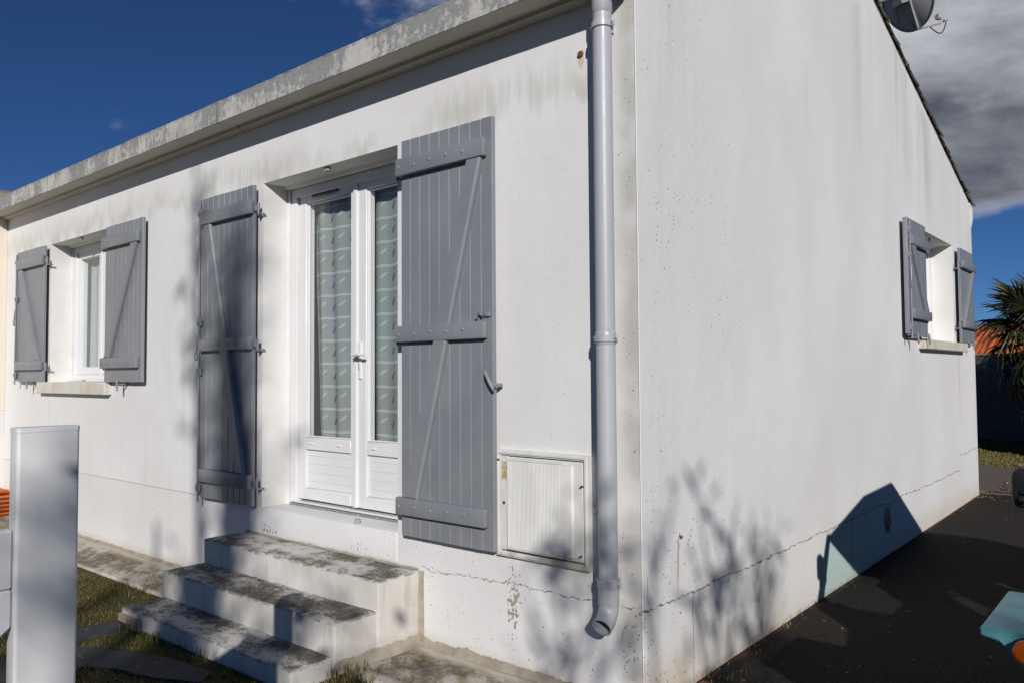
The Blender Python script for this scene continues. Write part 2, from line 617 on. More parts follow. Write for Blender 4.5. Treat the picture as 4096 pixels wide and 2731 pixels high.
def m_glass(name, tint, refl=1.0):
    m = bpy.data.materials.new(name)
    m.use_nodes = True
    nt = m.node_tree
    nt.nodes.clear()
    out = nt.nodes.new('ShaderNodeOutputMaterial')
    tr = nt.nodes.new('ShaderNodeBsdfTransparent')
    tr.inputs['Color'].default_value = (*tint, 1)
    gl = nt.nodes.new('ShaderNodeBsdfGlossy')
    gl.inputs['Roughness'].default_value = 0.0
    gl.inputs['Color'].default_value = (0.95, 0.97, 0.97, 1)
    fr = nt.nodes.new('ShaderNodeLayerWeight')
    fr.inputs['Blend'].default_value = 0.5
    mx = nt.nodes.new('ShaderNodeMixShader')
    f = ((E(nt, fr.outputs['Facing']) ** 5.0) * 0.95 + 0.045) * refl
    nt.links.new(f.s, mx.inputs[0])
    nt.links.new(tr.outputs[0], mx.inputs[1])
    nt.links.new(gl.outputs[0], mx.inputs[2])
    nt.links.new(mx.outputs[0], out.inputs['Surface'])
    MATS[name] = m
    return m


M_GLASS = m_glass('window_glass', (0.955, 0.985, 0.98), 1.0)
M_TINT = m_glass('tinted_windscreen', (0.66, 0.86, 0.83), 0.6)


def make_curtain_mat(name, pattern):
    m = bpy.data.materials.new(name)
    m.use_nodes = True
    nt = m.node_tree
    nt.nodes.clear()
    b = MB_(nt)
    out = nt.nodes.new('ShaderNodeOutputMaterial')
    uvn = nt.nodes.new('ShaderNodeUVMap')
    u, v, _ = b.split(uvn.outputs[0])
    x, y, z = b.pos()
    weave = b.noise(b.vec(u, v, 0), 420, 2)
    col = b.mix(weave, (0.63, 0.64, 0.63), (0.78, 0.79, 0.78))
    opac = weave * 0.10 + (0.60 if pattern else 0.80)
    if pattern:
        CW, CH = 0.205, 0.157
        cv = (v / CH)
        fv = cv.fract()
        fu = (u / CW).fract()
        # double embroidered line
        l1 = (fv - 0.06).abs().ss(0.022, 0.012).max((fv - 0.115).abs().ss(0.022, 0.012))
        # leaves: rotated ellipses in each cell
        def leaf(cu, cvv, a, ru, rv):
            ca, sa = math.cos(a), math.sin(a)
            du = (fu - cu) * CW
            dv = (fv - cvv) * CH
            p1 = (du * ca + dv * sa) / ru
            p2 = (dv * ca - du * sa) / rv
            return (p1 * p1 + p2 * p2).ss(1.15, 0.75)
        dark = leaf(0.22, 0.56, 0.95, 0.033, 0.0105)
        dot = leaf(0.30, 0.93, 1.57, 0.008, 0.005)
        pale = leaf(0.72, 0.70, 0.5, 0.040, 0.0085).max(leaf(0.58, 0.45, 2.4, 0.022, 0.006) * 0.5)
        col = b.mix(dark * 0.8, col, (0.10, 0.11, 0.11))
        col = b.mix(pale * 0.8, col, (0.80, 0.82, 0.82))
        col = b.mix(dot, col, (0.02, 0.02, 0.02))
        col = b.mix(l1, col, (0.85, 0.87, 0.87))
        opac = opac.max(l1 * 0.95).max(dark * 0.85).max(pale * 0.85)
    df = nt.nodes.new('ShaderNodeBsdfDiffuse')
    nt.links.new(col.s, df.inputs['Color'])
    tl = nt.nodes.new('ShaderNodeBsdfTranslucent')
    nt.links.new(col.s, tl.inputs['Color'])
    mx1 = nt.nodes.new('ShaderNodeMixShader')
    mx1.inputs[0].default_value = 0.3
    nt.links.new(df.outputs[0], mx1.inputs[1])
    nt.links.new(tl.outputs[0], mx1.inputs[2])
    tr = nt.nodes.new('ShaderNodeBsdfTransparent')
    mx2 = nt.nodes.new('ShaderNodeMixShader')
    nt.links.new(opac.s, mx2.inputs[0])
    nt.links.new(tr.outputs[0], mx2.inputs[1])
    nt.links.new(mx1.outputs[0], mx2.inputs[2])
    nt.links.new(mx2.outputs[0], out.inputs['Surface'])
    MATS[name] = m
    return m


M_CURT = make_curtain_mat('sheer_leaf_voile', True)
M_CURT2 = make_curtain_mat('sheer_plain_voile', False)


def m_steps(b, bs):
    x, y, z = b.pos()
    p = b.vec(x, y, z)
    n = nt_normal(b)
    up = n[2].ss(0.55, 0.9)
    col = b.mix(b.noise(p, 4, 4).ss(0.35, 0.7), (0.66, 0.635, 0.59), (0.56, 0.535, 0.48))
    # grime runs on risers
    run = b.noise(b.vec(x * 16, y * 16, z * 2.0), 1, 4, 0.6)
    col = b.mix(run.ss(0.52, 0.72) * 0.45 * (1.0 - up), col, (0.38, 0.36, 0.30))
    # lichen on treads: black-brown felt with ragged edge, ochre grains and white rosettes
    big = b.noise(b.vec(x * 1.0, y * 1.6, z * 3), 2.3, 4, 0.6)
    gr = b.noise(p, 62, 4, 0.75)
    gr2 = b.noise(p, 17, 4, 0.7)
    li = (big * 0.62 + gr * 0.32 + gr2 * 0.28).ss(0.545, 0.645) * up
    dcol = b.mix(b.noise(p, 34, 3).ss(0.4, 0.7), (0.055, 0.050, 0.042), (0.19, 0.165, 0.12))
    dcol = b.mix(b.noise(p, 24, 3).ss(0.60, 0.70), dcol, (0.26, 0.19, 0.06))
    col = b.mix(li * 0.90, col, dcol)
    d, _ = b.voro(b.vec(x, y * 1.6, z), 15)
    ros = (d + (gr - 0.5) * 0.22).ss(0.15, 0.09) * b.noise(p, 2.6, 2).ss(0.5, 0.6) * up
    col = b.mix(ros * 0.8, col, (0.58, 0.56, 0.52))
    # pits and nosing dirt
    d2, _ = b.voro(p, 30)
    col = b.mix((d2 + b.noise(p, 5, 2) * 0.12).ss(0.155, 0.10) * 0.75, col, (0.12, 0.11, 0.09))
    nose = (n[2] * (1.0 - n[2])).ss(0.05, 0.2) * gr2.ss(0.42, 0.58)
    col = b.mix(nose * 0.7, col, (0.20, 0.185, 0.15))
    h = gr * 1.0 + gr2 + b.noise(p, 150, 2) * 0.4
    return {'color': col, 'normal': b.bump(h, 0.5, 0.006)}


def nt_normal(b):
    n = b.nt.nodes.new('ShaderNodeNewGeometry')
    return b.split(n.outputs['True Normal'])


M_STEP = mat('weathered_painted_concrete', m_steps, rough=0.93, spec=0.2)


def m_apron(b, bs):
    x, y, z = b.pos()
    p = b.vec(x, y, z)
    big = b.noise(b.vec(x * 0.9, y * 1.4, z), 2.2, 5, 0.65)
    gr = b.noise(p, 60, 4, 0.75)
    sweep = b.noise(b.vec(x * 6 + y * 7.5, x * 1.2 - y * 1.0, 0.0), 1, 3)
    col = b.mix(b.noise(p, 6, 4), (0.62, 0.575, 0.50), (0.52, 0.48, 0.41))
    inner = y.ss(-0.02, -0.14) * y.ss(-0.46, -0.41)
    li = (big * 0.6 + gr * 0.30 + sweep * 0.3).ss(0.53, 0.64) * inner
    dc = b.mix(b.noise(p, 30, 3).ss(0.4, 0.65), (0.10, 0.09, 0.075), (0.28, 0.215, 0.12))
    col = b.mix(li * 0.9, col, dc)
    d, _ = b.voro(b.vec(x, y, z), 40)
    col = b.mix((d + b.noise(p, 9, 2) * 0.2).ss(0.16, 0.11) * 0.7, col, (0.17, 0.145, 0.11))
    h = gr + b.noise(p, 14, 3)
    return {'color': col, 'normal': b.bump(h, 0.55, 0.006)}


M_APRON = mat('pavement_concrete', m_apron, rough=0.95, spec=0.15)


def m_mortar(b, bs):
    x, y, z = b.pos()
    p = b.vec(x, y, z)
    col = b.mix(b.noise(p, 9, 4, 0.65).ss(0.35, 0.7), (0.40, 0.355, 0.285), (0.30, 0.26, 0.20))
    return {'color': col, 'normal': b.bump(b.noise(p, 60, 4), 0.6, 0.006)}


M_MORTAR = mat('mortar_fillet', m_mortar, rough=0.95, spec=0.1)


def m_asphalt(b, bs):
    x, y, z = b.pos()
    p = b.vec(x, y, z)
    d, vc = b.voro(p, 130)
    big = b.noise(p, 1.1, 2)
    col = b.mix(b.noise(p, 180, 1).ss(0.35, 0.65), (0.011, 0.010, 0.009), (0.056, 0.051, 0.045))
    col = b.mix(big.ss(0.4, 0.7) * 0.5, col, (0.038, 0.034, 0.030))
    gl = b.noise(p, 90, 1).ss(0.78, 0.82)
    col = b.mix(gl * 0.6, col, (0.22, 0.21, 0.19))
    d2, _ = b.voro(p, 9)
    col = b.mix((d2 + b.noise(p, 40, 2) * 0.1).ss(0.075, 0.06), col, (0.30, 0.27, 0.21))
    wallrust = x.ss(0.06, 0.012) * b.noise(p, 12, 3).ss(0.35, 0.6)
    col = b.mix(wallrust * 0.8, col, (0.12, 0.06, 0.035))
    return {'color': col, 'normal': b.bump(d * 0.8 + b.noise(p, 60, 3), 0.8, 0.006)}


M_ASPH = mat('asphalt', m_asphalt, rough=0.95, spec=0.08)


def m_soil(b, bs):
    x, y, z = b.pos()
    p = b.vec(x, y, z)
    col = b.mix(b.noise(p, 6, 5, 0.65).ss(0.35, 0.7), (0.075, 0.060, 0.030), (0.085, 0.085, 0.030))
    return {'color': col, 'normal': b.bump(b.noise(p, 30, 4), 0.8, 0.02)}


M_SOIL = mat('lawn_soil', m_soil, rough=1.0, spec=0.1)


def m_grass(b, bs, c1, c2, c3):
    r = b.rand_island()
    x, y, z = b.pos()
    n = b.noise(b.vec(x, y, 0), 3.0, 4, 0.6)
    col = b.mix((n * 0.7 + r * 0.6).ss(0.45, 0.9), c1, c2)
    col = b.mix((r * 0.75 + b.noise(b.vec(x, y, 3.0), 1.8, 3) * 0.5).ss(0.62, 0.9), col, c3)
    return {'color': col}


M_GRASS = mat('lawn_grass', lambda b, s: m_grass(b, s, (0.085, 0.10, 0.020), (0.155, 0.145, 0.045), (0.30, 0.21, 0.095)), rough=0.7, spec=0.2)
M_GRASS2 = mat('dry_grass', lambda b, s: m_grass(b, s, (0.15, 0.135, 0.045), (0.22, 0.18, 0.075), (0.30, 0.22, 0.11)), rough=0.8, spec=0.15)


def m_slate(b, bs):
    x, y, z = b.pos()
    p = b.vec(x, y, z)
    lay = b.noise(b.vec(x * 3 + y * 14, x * 14, z * 8), 1, 5, 0.6)
    col = b.mix(lay, (0.022, 0.024, 0.029), (0.060, 0.064, 0.074))
    d, _ = b.voro(p, 12)
    col = b.mix((d + b.noise(p, 30, 2) * 0.1).ss(0.13, 0.10), col, (0.34, 0.34, 0.33))
    d2, _ = b.voro(p, 19)
    col = b.mix((d2 + b.noise(p, 20, 2) * 0.1).ss(0.12, 0.09) * 0.8, col, (0.20, 0.10, 0.02))
    return {'color': col, 'normal': b.bump(lay, 0.6, 0.008)}


M_SLATE = mat('dark_slate', m_slate, rough=0.8, spec=0.3)
M_STONE = mat('beige_stone', lambda b, s: {'color': b.mix(b.noise(b.vec(*b.pos()), 14, 5, 0.65), (0.24, 0.185, 0.13), (0.42, 0.345, 0.25)),
                                           'normal': b.bump(b.noise(b.vec(*b.pos()), 40, 4), 0.8, 0.01)}, rough=0.95)


def m_sill(b, bs):
    x, y, z = b.pos()
    p = b.vec(x, y, z)
    col = b.mix(b.noise(p, 5, 4).ss(0.4, 0.7), (0.68, 0.65, 0.58), (0.60, 0.56, 0.44))
    run = b.noise(b.vec(x * 18, y * 18, z * 2), 1, 3)
    col = b.mix(run.ss(0.5, 0.7) * 0.45, col, (0.52, 0.46, 0.30))
    col = b.mix(b.noise(p, 45, 4).ss(0.6, 0.7) * 0.6, col, (0.28, 0.26, 0.18))
    return {'color': col, 'normal': b.bump(b.noise(p, 60, 3), 0.4, 0.005)}


M_SILL = mat('sill_concrete', m_sill, rough=0.9, spec=0.2)


def m_cabinet(b, bs):
    x, y, z = b.pos()
    p = b.vec(x, y, z)
    col = b.mix(b.noise(b.vec(x * 3, y, z), 3.0, 4).ss(0.35, 0.7), (0.74, 0.735, 0.71), (0.66, 0.655, 0.615))
    st = b.noise(b.vec(x * 26, 0, z * 2.2), 1, 4)
    col = b.mix(st.ss(0.5, 0.75) * 0.35 * x.ss(-0.42, -0.36), col, (0.50, 0.475, 0.40))
    col = b.mix(z.ss(0.20, 0.14) * b.noise(p, 12, 3).ss(0.3, 0.65) * 0.6, col, (0.45, 0.36, 0.24))
    d, _ = b.voro(p, 60)
    col = b.mix((d + b.noise(p, 8, 2) * 0.25).ss(0.17, 0.12) * 0.6, col, (0.30, 0.26, 0.19))
    return {'color': col, 'normal': b.bump(b.noise(p, 40, 3), 0.12, 0.003)}


M_CAB = mat('aged_white_polyester', m_cabinet, rough=0.5)
M_DARKGAP = mat('dark_gap', color=(0.03, 0.028, 0.025), rough=0.9)
M_STICK = mat('beige_sticker', color=(0.62, 0.53, 0.40), rough=0.6)
M_INK = mat('black_ink', color=(0.03, 0.028, 0.025), rough=0.7)
M_YELL = mat('yellow_print', color=(0.72, 0.47, 0.06), rough=0.6)
M_CREAM = mat('cream_render', lambda b, s: {'color': b.mix(b.noise(b.vec(*b.pos()), 5, 3), (0.78, 0.69, 0.57), (0.82, 0.74, 0.63)),
                                            'normal': b.bump(b.noise(b.vec(*b.pos()), 80, 3), 0.3, 0.004)}, rough=0.9, spec=0.2)


def m_tile(b, bs, dark):
    x, y, z = b.pos()
    p = b.vec(x, y, z)
    r = b.rand_object()
    col = b.mix(r, (0.50, 0.115, 0.035), (0.66, 0.175, 0.055))
    col = b.mix(b.noise(p, 7, 4).ss(0.5, 0.75) * 0.6, col, (0.30, 0.075, 0.03))
    if dark:
        col = b.mix(b.noise(p, 22, 3, 0.7).ss(0.16, 0.36), col, b.mix(b.noise(p, 16, 3).ss(0.35, 0.65), (0.085, 0.090, 0.060), (0.30, 0.29, 0.245)))
    return {'color': col, 'normal': b.bump(b.noise(p, 60, 3), 0.4, 0.005)}


M_TILE = mat('orange_clay', lambda b, s: m_tile(b, s, False), rough=0.85, spec=0.2)
M_TILE2 = mat('mossy_clay', lambda b, s: m_tile(b, s, True), rough=0.95, spec=0.1)


def m_block(b, bs):
    x, y, z = b.pos()
    p = b.vec(x, y, z)
    r = b.rand_object()
    col = b.mix(b.noise(p, 3, 4), (0.15, 0.143, 0.132), (0.21, 0.20, 0.185))
    col = b.mix(r * 0.4, col, (0.12, 0.115, 0.105))
    return {'color': col, 'normal': b.bump(b.noise(p, 50, 4), 0.6, 0.008)}


M_BLOCK = mat('grey_block', m_block, rough=0.95, spec=0.1)


def m_car(b, bs):
    x, y, z = b.pos()
    p = b.vec(x, y, z)
    col = b.mix(b.noise(p, 3, 3), (0.135, 0.41, 0.43), (0.15, 0.44, 0.46))
    d, _ = b.voro(p, 38)
    col = b.mix((d + b.noise(p, 6, 2) * 0.3).ss(0.17, 0.14) * 0.5, col, (0.05, 0.10, 0.10))
    return {'color': col, 'rough': b.noise(p, 15, 3) * 0.2 + 0.30}


M_CAR = mat('mint_plastic', m_car, rough=0.4)
M_RUBBER = mat('black_rubber', lambda b, s: {'color': b.mix(b.noise(b.vec(*b.pos()), 30, 3), (0.008, 0.008, 0.009), (0.016, 0.016, 0.017))}, rough=0.55, spec=0.3)
M_CANVAS = mat('dark_canvas', lambda b, s: {'color': b.mix(b.noise(b.vec(*b.pos()), 20, 3), (0.03, 0.03, 0.033), (0.05, 0.05, 0.052))}, rough=0.85)
M_STEEL = mat('grey_steel', lambda b, s: {'color': b.mix(b.noise(b.vec(*b.pos()), 25, 3), (0.42, 0.42, 0.43), (0.52, 0.52, 0.52))}, rough=0.4, metal=0.7)
M_DISH = mat('dish_grey_paint', lambda b, s: {'color': b.mix(b.noise(b.vec(*b.pos()), 9, 4), (0.36, 0.35, 0.34), (0.46, 0.45, 0.44))}, rough=0.45)
M_LENS = mat('headlamp_glass', color=(0.75, 0.78, 0.78), rough=0.12)


def m_amber(b, bs):
    x, y, z = b.pos('object')
    rib = ((x * 260).sin() * 0.5 + 0.5)
    bs.inputs['Transmission Weight'].default_value = 0.35
    return {'color': b.mix(rib * 0.35, (0.80, 0.16, 0.008), (0.60, 0.09, 0.004))}


M_AMBER = mat('amber_lens', m_amber, rough=0.18)


def m_bark(b, bs):
    x, y, z = b.pos()
    return {'color': b.mix(b.noise(b.vec(x * 14, y * 14, z * 3), 1, 5, 0.6), (0.07, 0.055, 0.04), (0.18, 0.14, 0.10)),
            'normal': b.bump(b.noise(b.vec(x * 22, y * 22, z * 4), 1, 4), 0.7, 0.02)}


M_BARK = mat('bark', m_bark, rough=0.95, spec=0.1)
M_LEAF = mat('tree_leaves', lambda b, s: {'color': b.mix(b.rand_island(), (0.045, 0.075, 0.018), (0.10, 0.13, 0.035))}, rough=0.55)
M_HEDGE = mat('hedge_leaves', lambda b, s: {'color': b.mix(b.rand_island(), (0.022, 0.042, 0.012), (0.06, 0.09, 0.025))}, rough=0.5)
M_FROND = mat('palm_leaf', lambda b, s: {'color': b.mix((b.rand_island() * 0.6 + b.rand_object() * 0.5).ss(0.55, 0.95), (0.026, 0.032, 0.010), (0.15, 0.115, 0.048))}, rough=0.45)
M_DEADLEAF = mat('dry_leaf', lambda b, s: {'color': b.mix(b.rand_island(), (0.15, 0.095, 0.04), (0.38, 0.28, 0.15))}, rough=0.8)
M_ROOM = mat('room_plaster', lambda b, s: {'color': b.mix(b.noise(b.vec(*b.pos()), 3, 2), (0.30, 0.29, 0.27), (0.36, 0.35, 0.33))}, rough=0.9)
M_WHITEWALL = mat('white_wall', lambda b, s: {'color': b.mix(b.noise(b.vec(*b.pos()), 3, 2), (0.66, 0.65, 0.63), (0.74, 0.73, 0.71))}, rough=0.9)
M_VENT = mat('vent_black', color=(0.025, 0.025, 0.025), rough=0.5)
M_GREYMETAL = mat('threshold_aluminium', lambda b, s: {'color': b.mix(b.noise(b.vec(*b.pos()), 40, 4).ss(0.55, 0.7), (0.24, 0.26, 0.26), (0.50, 0.50, 0.48))}, rough=0.5)
M_PATH = mat('old_path_slab', lambda b, s: {'color': b.mix(b.noise(b.vec(*b.pos()), 5, 5, 0.65), (0.10, 0.085, 0.07), (0.19, 0.16, 0.125)),
                                            'normal': b.bump(b.noise(b.vec(*b.pos()), 25, 4), 0.6, 0.01)}, rough=0.95)
M_KERB = mat('pale_kerb', lambda b, s: {'color': b.mix(b.noise(b.vec(*b.pos()), 12, 4), (0.30, 0.29, 0.27), (0.42, 0.41, 0.39))}, rough=0.9)
M_GRATE = mat('rust_grate', color=(0.07, 0.045, 0.03), rough=0.8)

# ================================================================== the setting: ground
GZ = -0.47                                                       # lawn level
sheet('ground', [(-400, -400, GZ - 0.03), (400, -400, GZ - 0.03), (400, 500, GZ - 0.03), (-400, 500, GZ - 0.03)], [(0, 1, 2, 3)], M_SOIL)['kind'] = 'structure'


def grid_sheet(name, x0, x1, y0, y1, nx, ny, zf, material):
    vs, fs = [], []
    for j in range(ny + 1):
        for i in range(nx + 1):
            x = x0 + (x1 - x0) * i / nx
            y = y0 + (y1 - y0) * j / ny
            vs.append((x, y, zf(x, y)))
    for j in range(ny):
        for i in range(nx):
            a = j * (nx + 1) + i
            fs.append((a, a + 1, a + nx + 2, a + nx + 1))
    return sheet(name, vs, fs, material, smooth=60)


def drive_z(x, y):
    return -0.452 + 0.0088 * max(0.0, y - 0.4) + 0.004 * mnoise.noise(Vector((x * 1.5, y * 1.5, 0))) - 0.006 * math.exp(-((x - 0.03) / 0.03) ** 2)


def lawn_z(x, y):
    return GZ + 0.008 * mnoise.noise(Vector((x * 2.2, y * 2.2, 3.0)))


o = grid_sheet('driveway', 0.0, 7.0, -9.0, 7.56, 60, 130, drive_z, M_ASPH); o['kind'] = 'structure'
o = grid_sheet('lawn', -9.5, -0.02, -9.0, -0.44, 70, 70, lawn_z, M_SOIL); o['kind'] = 'structure'
o = grid_sheet('back_lawn', -9.0, 9.0, 10.7, 16.0, 40, 24, lambda x, y: -0.405 + 0.01 * mnoise.noise(Vector((x, y, 1))), M_SOIL); o['kind'] = 'structure'
bm = bmesh.new()
add_box(bm, (-6.0, 7.9, -0.55), (0.45, 10.75, -0.402), 0.01)
me = bm_mesh(bm, 'path')
o = place('path', me, M_PATH); o['kind'] = 'structure'
o = box('kerb', (-0.0, 7.562, -0.55), (6.0, 7.64, -0.392), M_KERB, bevel=0.006); o['kind'] = 'structure'
o = box('side_yard', (0.452, 7.642, -0.56), (9.0, 10.698, -0.41), M_SOIL); o['kind'] = 'structure'

# concrete pavement along the house front (cast strip, outer edge uneven)
def pavement(name, x0, x1, yf):
    n = max(2, int((x1 - x0) / 0.05))
    bm = bmesh.new()
    rows = []
    for i in range(n + 1):
        x = x0 + (x1 - x0) * i / n
        e = yf + 0.012 * mnoise.noise(Vector((x * 3.0, 1.0, 0))) + 0.006 * mnoise.noise(Vector((x * 17.0, 2.0, 0)))
        zt = -0.45 + 0.003 * mnoise.noise(Vector((x * 2, 0, 5)))
        prof = [(e, -0.56), (e, zt - 0.012), (e + 0.012, zt), (-0.25, zt + 0.002), (0.0, zt + 0.004)]
        rows.append([bm.verts.new((x, a, c)) for a, c in prof])
    for i in range(n):
        for k in range(4):
            bm.faces.new((rows[i][k], rows[i + 1][k], rows[i + 1][k + 1], rows[i][k + 1]))
    o = place(name, bm_mesh(bm, name, 40), M_APRON)
    o['kind'] = 'structure'
    return o


PAVE_L = pavement('pavement', -8.06, -3.16, -0.442)
PAVE_R = pavement('pavement', -1.425, -0.005, -0.50)

# ================================================================== the house
DEPTH = 7.42
PEAK_Y, PEAK_Z, EAVE_Z = 3.70, 4.055, 2.94
house = thing('house', (-4.0, 3.7, -0.47), 'white rendered single-storey house with grey plank shutters and a low gable', 'house')

DOOR = (-2.99, -1.60, 0.137, 2.362)
WIN = (-6.82, -5.47, 0.985, 2.362)
GWIN = (4.99, 6.367, 1.325, 2.36)
REV = 0.19


def wall_with_holes(name, u0, u1, z0, z1, holes, put, depth, material, extra=None):
    us = sorted({u0, u1, *[h[0] for h in holes], *[h[1] for h in holes]})
    zs = sorted({z0, z1, *[h[2] for h in holes], *[h[3] for h in holes]})
    bm = bmesh.new()
    cache = {}

    def V(u, d, z):
        k = (round(u, 5), round(d, 5), round(z, 5))
        if k not in cache:
            cache[k] = bm.verts.new(put(u, d, z))
        return cache[k]
    for i in range(len(us) - 1):
        for j in range(len(zs) - 1):
            cu, cz = (us[i] + us[i + 1]) / 2, (zs[j] + zs[j + 1]) / 2
            if any(h[0] < cu < h[1] and h[2] < cz < h[3] for h in holes):
                continue
            bm.faces.new([V(us[i], 0, zs[j]), V(us[i + 1], 0, zs[j]), V(us[i + 1], 0, zs[j + 1]), V(us[i], 0, zs[j + 1])])
    if extra:
        bm.faces.new([V(*p) for p in extra])
    me = bm_mesh(bm, name, recalc=False)
    o = place(name, me, material, house)
    return o


put_f = lambda u, d, z: (u, d, z)
put_g = lambda u, d, z: (-d, u, z)
wall_with_holes('front_wall', -8.10, 0.0, -0.56, 2.95, [DOOR, WIN], put_f, REV, M_FRONT)
wall_with_holes('gable_wall', 0.0, DEPTH, -0.56, EAVE_Z, [GWIN], put_g, REV, M_GABLE,
                extra=[(0.0, 0, EAVE_Z), (DEPTH, 0, EAVE_Z), (PEAK_Y, 0, PEAK_Z)])
sheet('back_wall', [(-8.1, DEPTH, -0.56), (0, DEPTH, -0.56), (0, DEPTH, EAVE_Z), (-8.1, DEPTH, EAVE_Z)], [(3, 2, 1, 0)], M_WHITEWALL, house)
sheet('side_wall', [(-8.1, 0, -0.56), (-8.1, DEPTH, -0.56), (-8.1, DEPTH, EAVE_Z), (-8.1, PEAK_Y, PEAK_Z), (-8.1, 0, EAVE_Z)], [(0, 4, 3, 2, 1)], M_WHITEWALL, house)


def reveal(name, hole, put, skip_bottom=False):
    a, b_, c, d = hole
    D = 0.36
    vs, fs = [], []

    def quad(p):
        i = len(vs)
        vs.extend(put(*q) for q in p)
        fs.append((i, i + 1, i + 2, i + 3))
    for s in (0, 1):
        # outer reveal to 0.19, then a small return to the narrower inner jamb
        u_ = (a, b_)[s]
        ui = u_ + (0.03 if s == 0 else -0.03)
        quad([(u_, 0, c), (u_, REV, c), (u_, REV, d), (u_, 0, d)])
        quad([(u_, REV, c), (ui, REV + 0.004, c), (ui, REV + 0.004, d), (u_, REV, d)])
        quad([(ui, REV + 0.004, c), (ui, D, c), (ui, D, d - 0.02), (ui, REV + 0.004, d - 0.02)])
    quad([(a, 0, d), (b_, 0, d), (b_, 0.15, d), (a, 0.15, d)])
    quad([(a, 0.15, d), (b_, 0.15, d), (b_, 0.165, d - 0.018), (a, 0.165, d - 0.018)])
    quad([(a, 0.165, d - 0.018), (b_, 0.165, d - 0.018), (b_, D, d - 0.018), (a, D, d - 0.018)])
    quad([(a, 0, c), (b_, 0, c), (b_, D, c), (a, D, c)])
    return sheet(name, vs, fs, M_REVEAL, house)


reveal('reveal', DOOR, put_f)
reveal('reveal', WIN, put_f)
reveal('reveal', GWIN, put_g)

# dark room behind the openings
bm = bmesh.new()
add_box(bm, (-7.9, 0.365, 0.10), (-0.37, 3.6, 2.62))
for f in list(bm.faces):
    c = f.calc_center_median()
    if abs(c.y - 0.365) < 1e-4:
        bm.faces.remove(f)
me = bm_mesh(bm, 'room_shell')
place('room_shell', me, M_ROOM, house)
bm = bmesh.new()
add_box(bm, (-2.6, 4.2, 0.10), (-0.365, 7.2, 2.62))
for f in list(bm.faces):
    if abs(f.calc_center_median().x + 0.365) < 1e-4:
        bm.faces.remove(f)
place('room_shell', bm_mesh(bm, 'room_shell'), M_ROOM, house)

# corner bead
tube('corner_bead', [(0.0, 0.0, -0.46), (0.0, 0.0, 2.95)], 0.0035, M_GABLE, house, n=8)

# concrete eave gutter: fascia with stepped soffit
EAVE = 0.225
prof = [(-EAVE, 2.783), (-EAVE, 2.925), (-EAVE + 0.008, 2.933), (-0.05, 2.945), (0.03, 2.945), (0.03, 2.772), (-0.012, 2.772),
        (-0.060, 2.781), (-0.066, 2.800), (-0.105, 2.802), (-0.112, 2.785), (-EAVE + 0.006, 2.779)]
bm = bmesh.new()
N = 240
rows = []
for i in range(N + 1):
    x = -8.65 + (8.65 + 0.05) * i / N
    w1 = 0.0035 * mnoise.noise(Vector((x * 2.6, 0, 0))) + 0.002 * mnoise.noise(Vector((x * 13, 4, 0)))
    row = []
    for k, (y, z) in enumerate(prof):
        if k in (1, 2):
            z += w1 + 0.003 * mnoise.noise(Vector((x * 21, 9, k)))
        if k in (0, 11):
            z += 0.002 * mnoise.noise(Vector((x * 6, 2, 0)))
        row.append(bm.verts.new((x, y, z)))
    rows.append(row)
K = len(prof)
for i in range(N):
    for k in range(K):
        bm.faces.new((rows[i][k], rows[i][(k + 1) % K], rows[i + 1][(k + 1) % K], rows[i + 1][k]))
bm.faces.new(rows[0])
bm.faces.new(rows[-1][::-1])
place('eave_gutter', bm_mesh(bm, 'eave_gutter'), M_FASCIA, house)

# roof: deck and the visible verge tiles of the rear slope
prism('roof', [(-0.05, 2.945), (PEAK_Y, PEAK_Z + 0.012), (DEPTH + 0.12, EAVE_Z - 0.032), (DEPTH + 0.12, EAVE_Z + 0.0), (PEAK_Y, PEAK_Z + 0.06), (-0.05, 2.99)], 0, -8.1, -0.004, M_TILE2, house)
ROOF = bpy.data.objects['roof']
slope = Vector((0, DEPTH - PEAK_Y, EAVE_Z - PEAK_Z)).normalized()
nrm = Vector((0, -slope.z, slope.y))


def verge_tile_mesh():
    bm = bmesh.new()
    L, n = 0.335, 7
    rings = []
    for s in range(4):
        t = s / 3
        r = 0.046 + 0.011 * (t > 0.72) + 0.003 * t
        ring = []
        for k in range(n + 1):
            a = math.pi * k / n
            ring.append(bm.verts.new((-math.cos(a) * r, L * t * 1.1, math.sin(a) * r * 0.62)))
        for k in range(n, -1, -1):
            a = math.pi * k / n
            ring.append(bm.verts.new((-math.cos(a) * (r - 0.014), L * t * 1.1, math.sin(a) * (r - 0.014) * 0.62 - 0.006)))
        rings.append(ring)
    m = len(rings[0])
    for s in range(3):
        for k in range(m):
            bm.faces.new((rings[s][k], rings[s][(k + 1) % m], rings[s + 1][(k + 1) % m], rings[s + 1][k]))
    bm.faces.new(rings[0][::-1])
    bm.faces.new(rings[-1])
    return bm_mesh(bm, 'roof_tile', 40)


vt = verge_tile_mesh()
Rt = Matrix(((1, 0, 0, 0), (0, slope.y, nrm.y, 0), (0, slope.z, nrm.z, 0), (0, 0, 0, 1)))
for side in (1,):
    for col in range(3):
        for i in range(12):
            s0 = 0.02 + i * 0.325
            p = Vector((-0.022 - col * 0.19, PEAK_Y, PEAK_Z + 0.024)) + slope * s0 + nrm * (0.012 + 0.008 * (i % 2 == 0))
            jit = Matrix.Rotation(random.uniform(-0.03, 0.03), 4, 'Z')
            place('roof_tile', vt, M_TILE2, ROOF, Matrix.Translation(p) @ Rt @ jit)
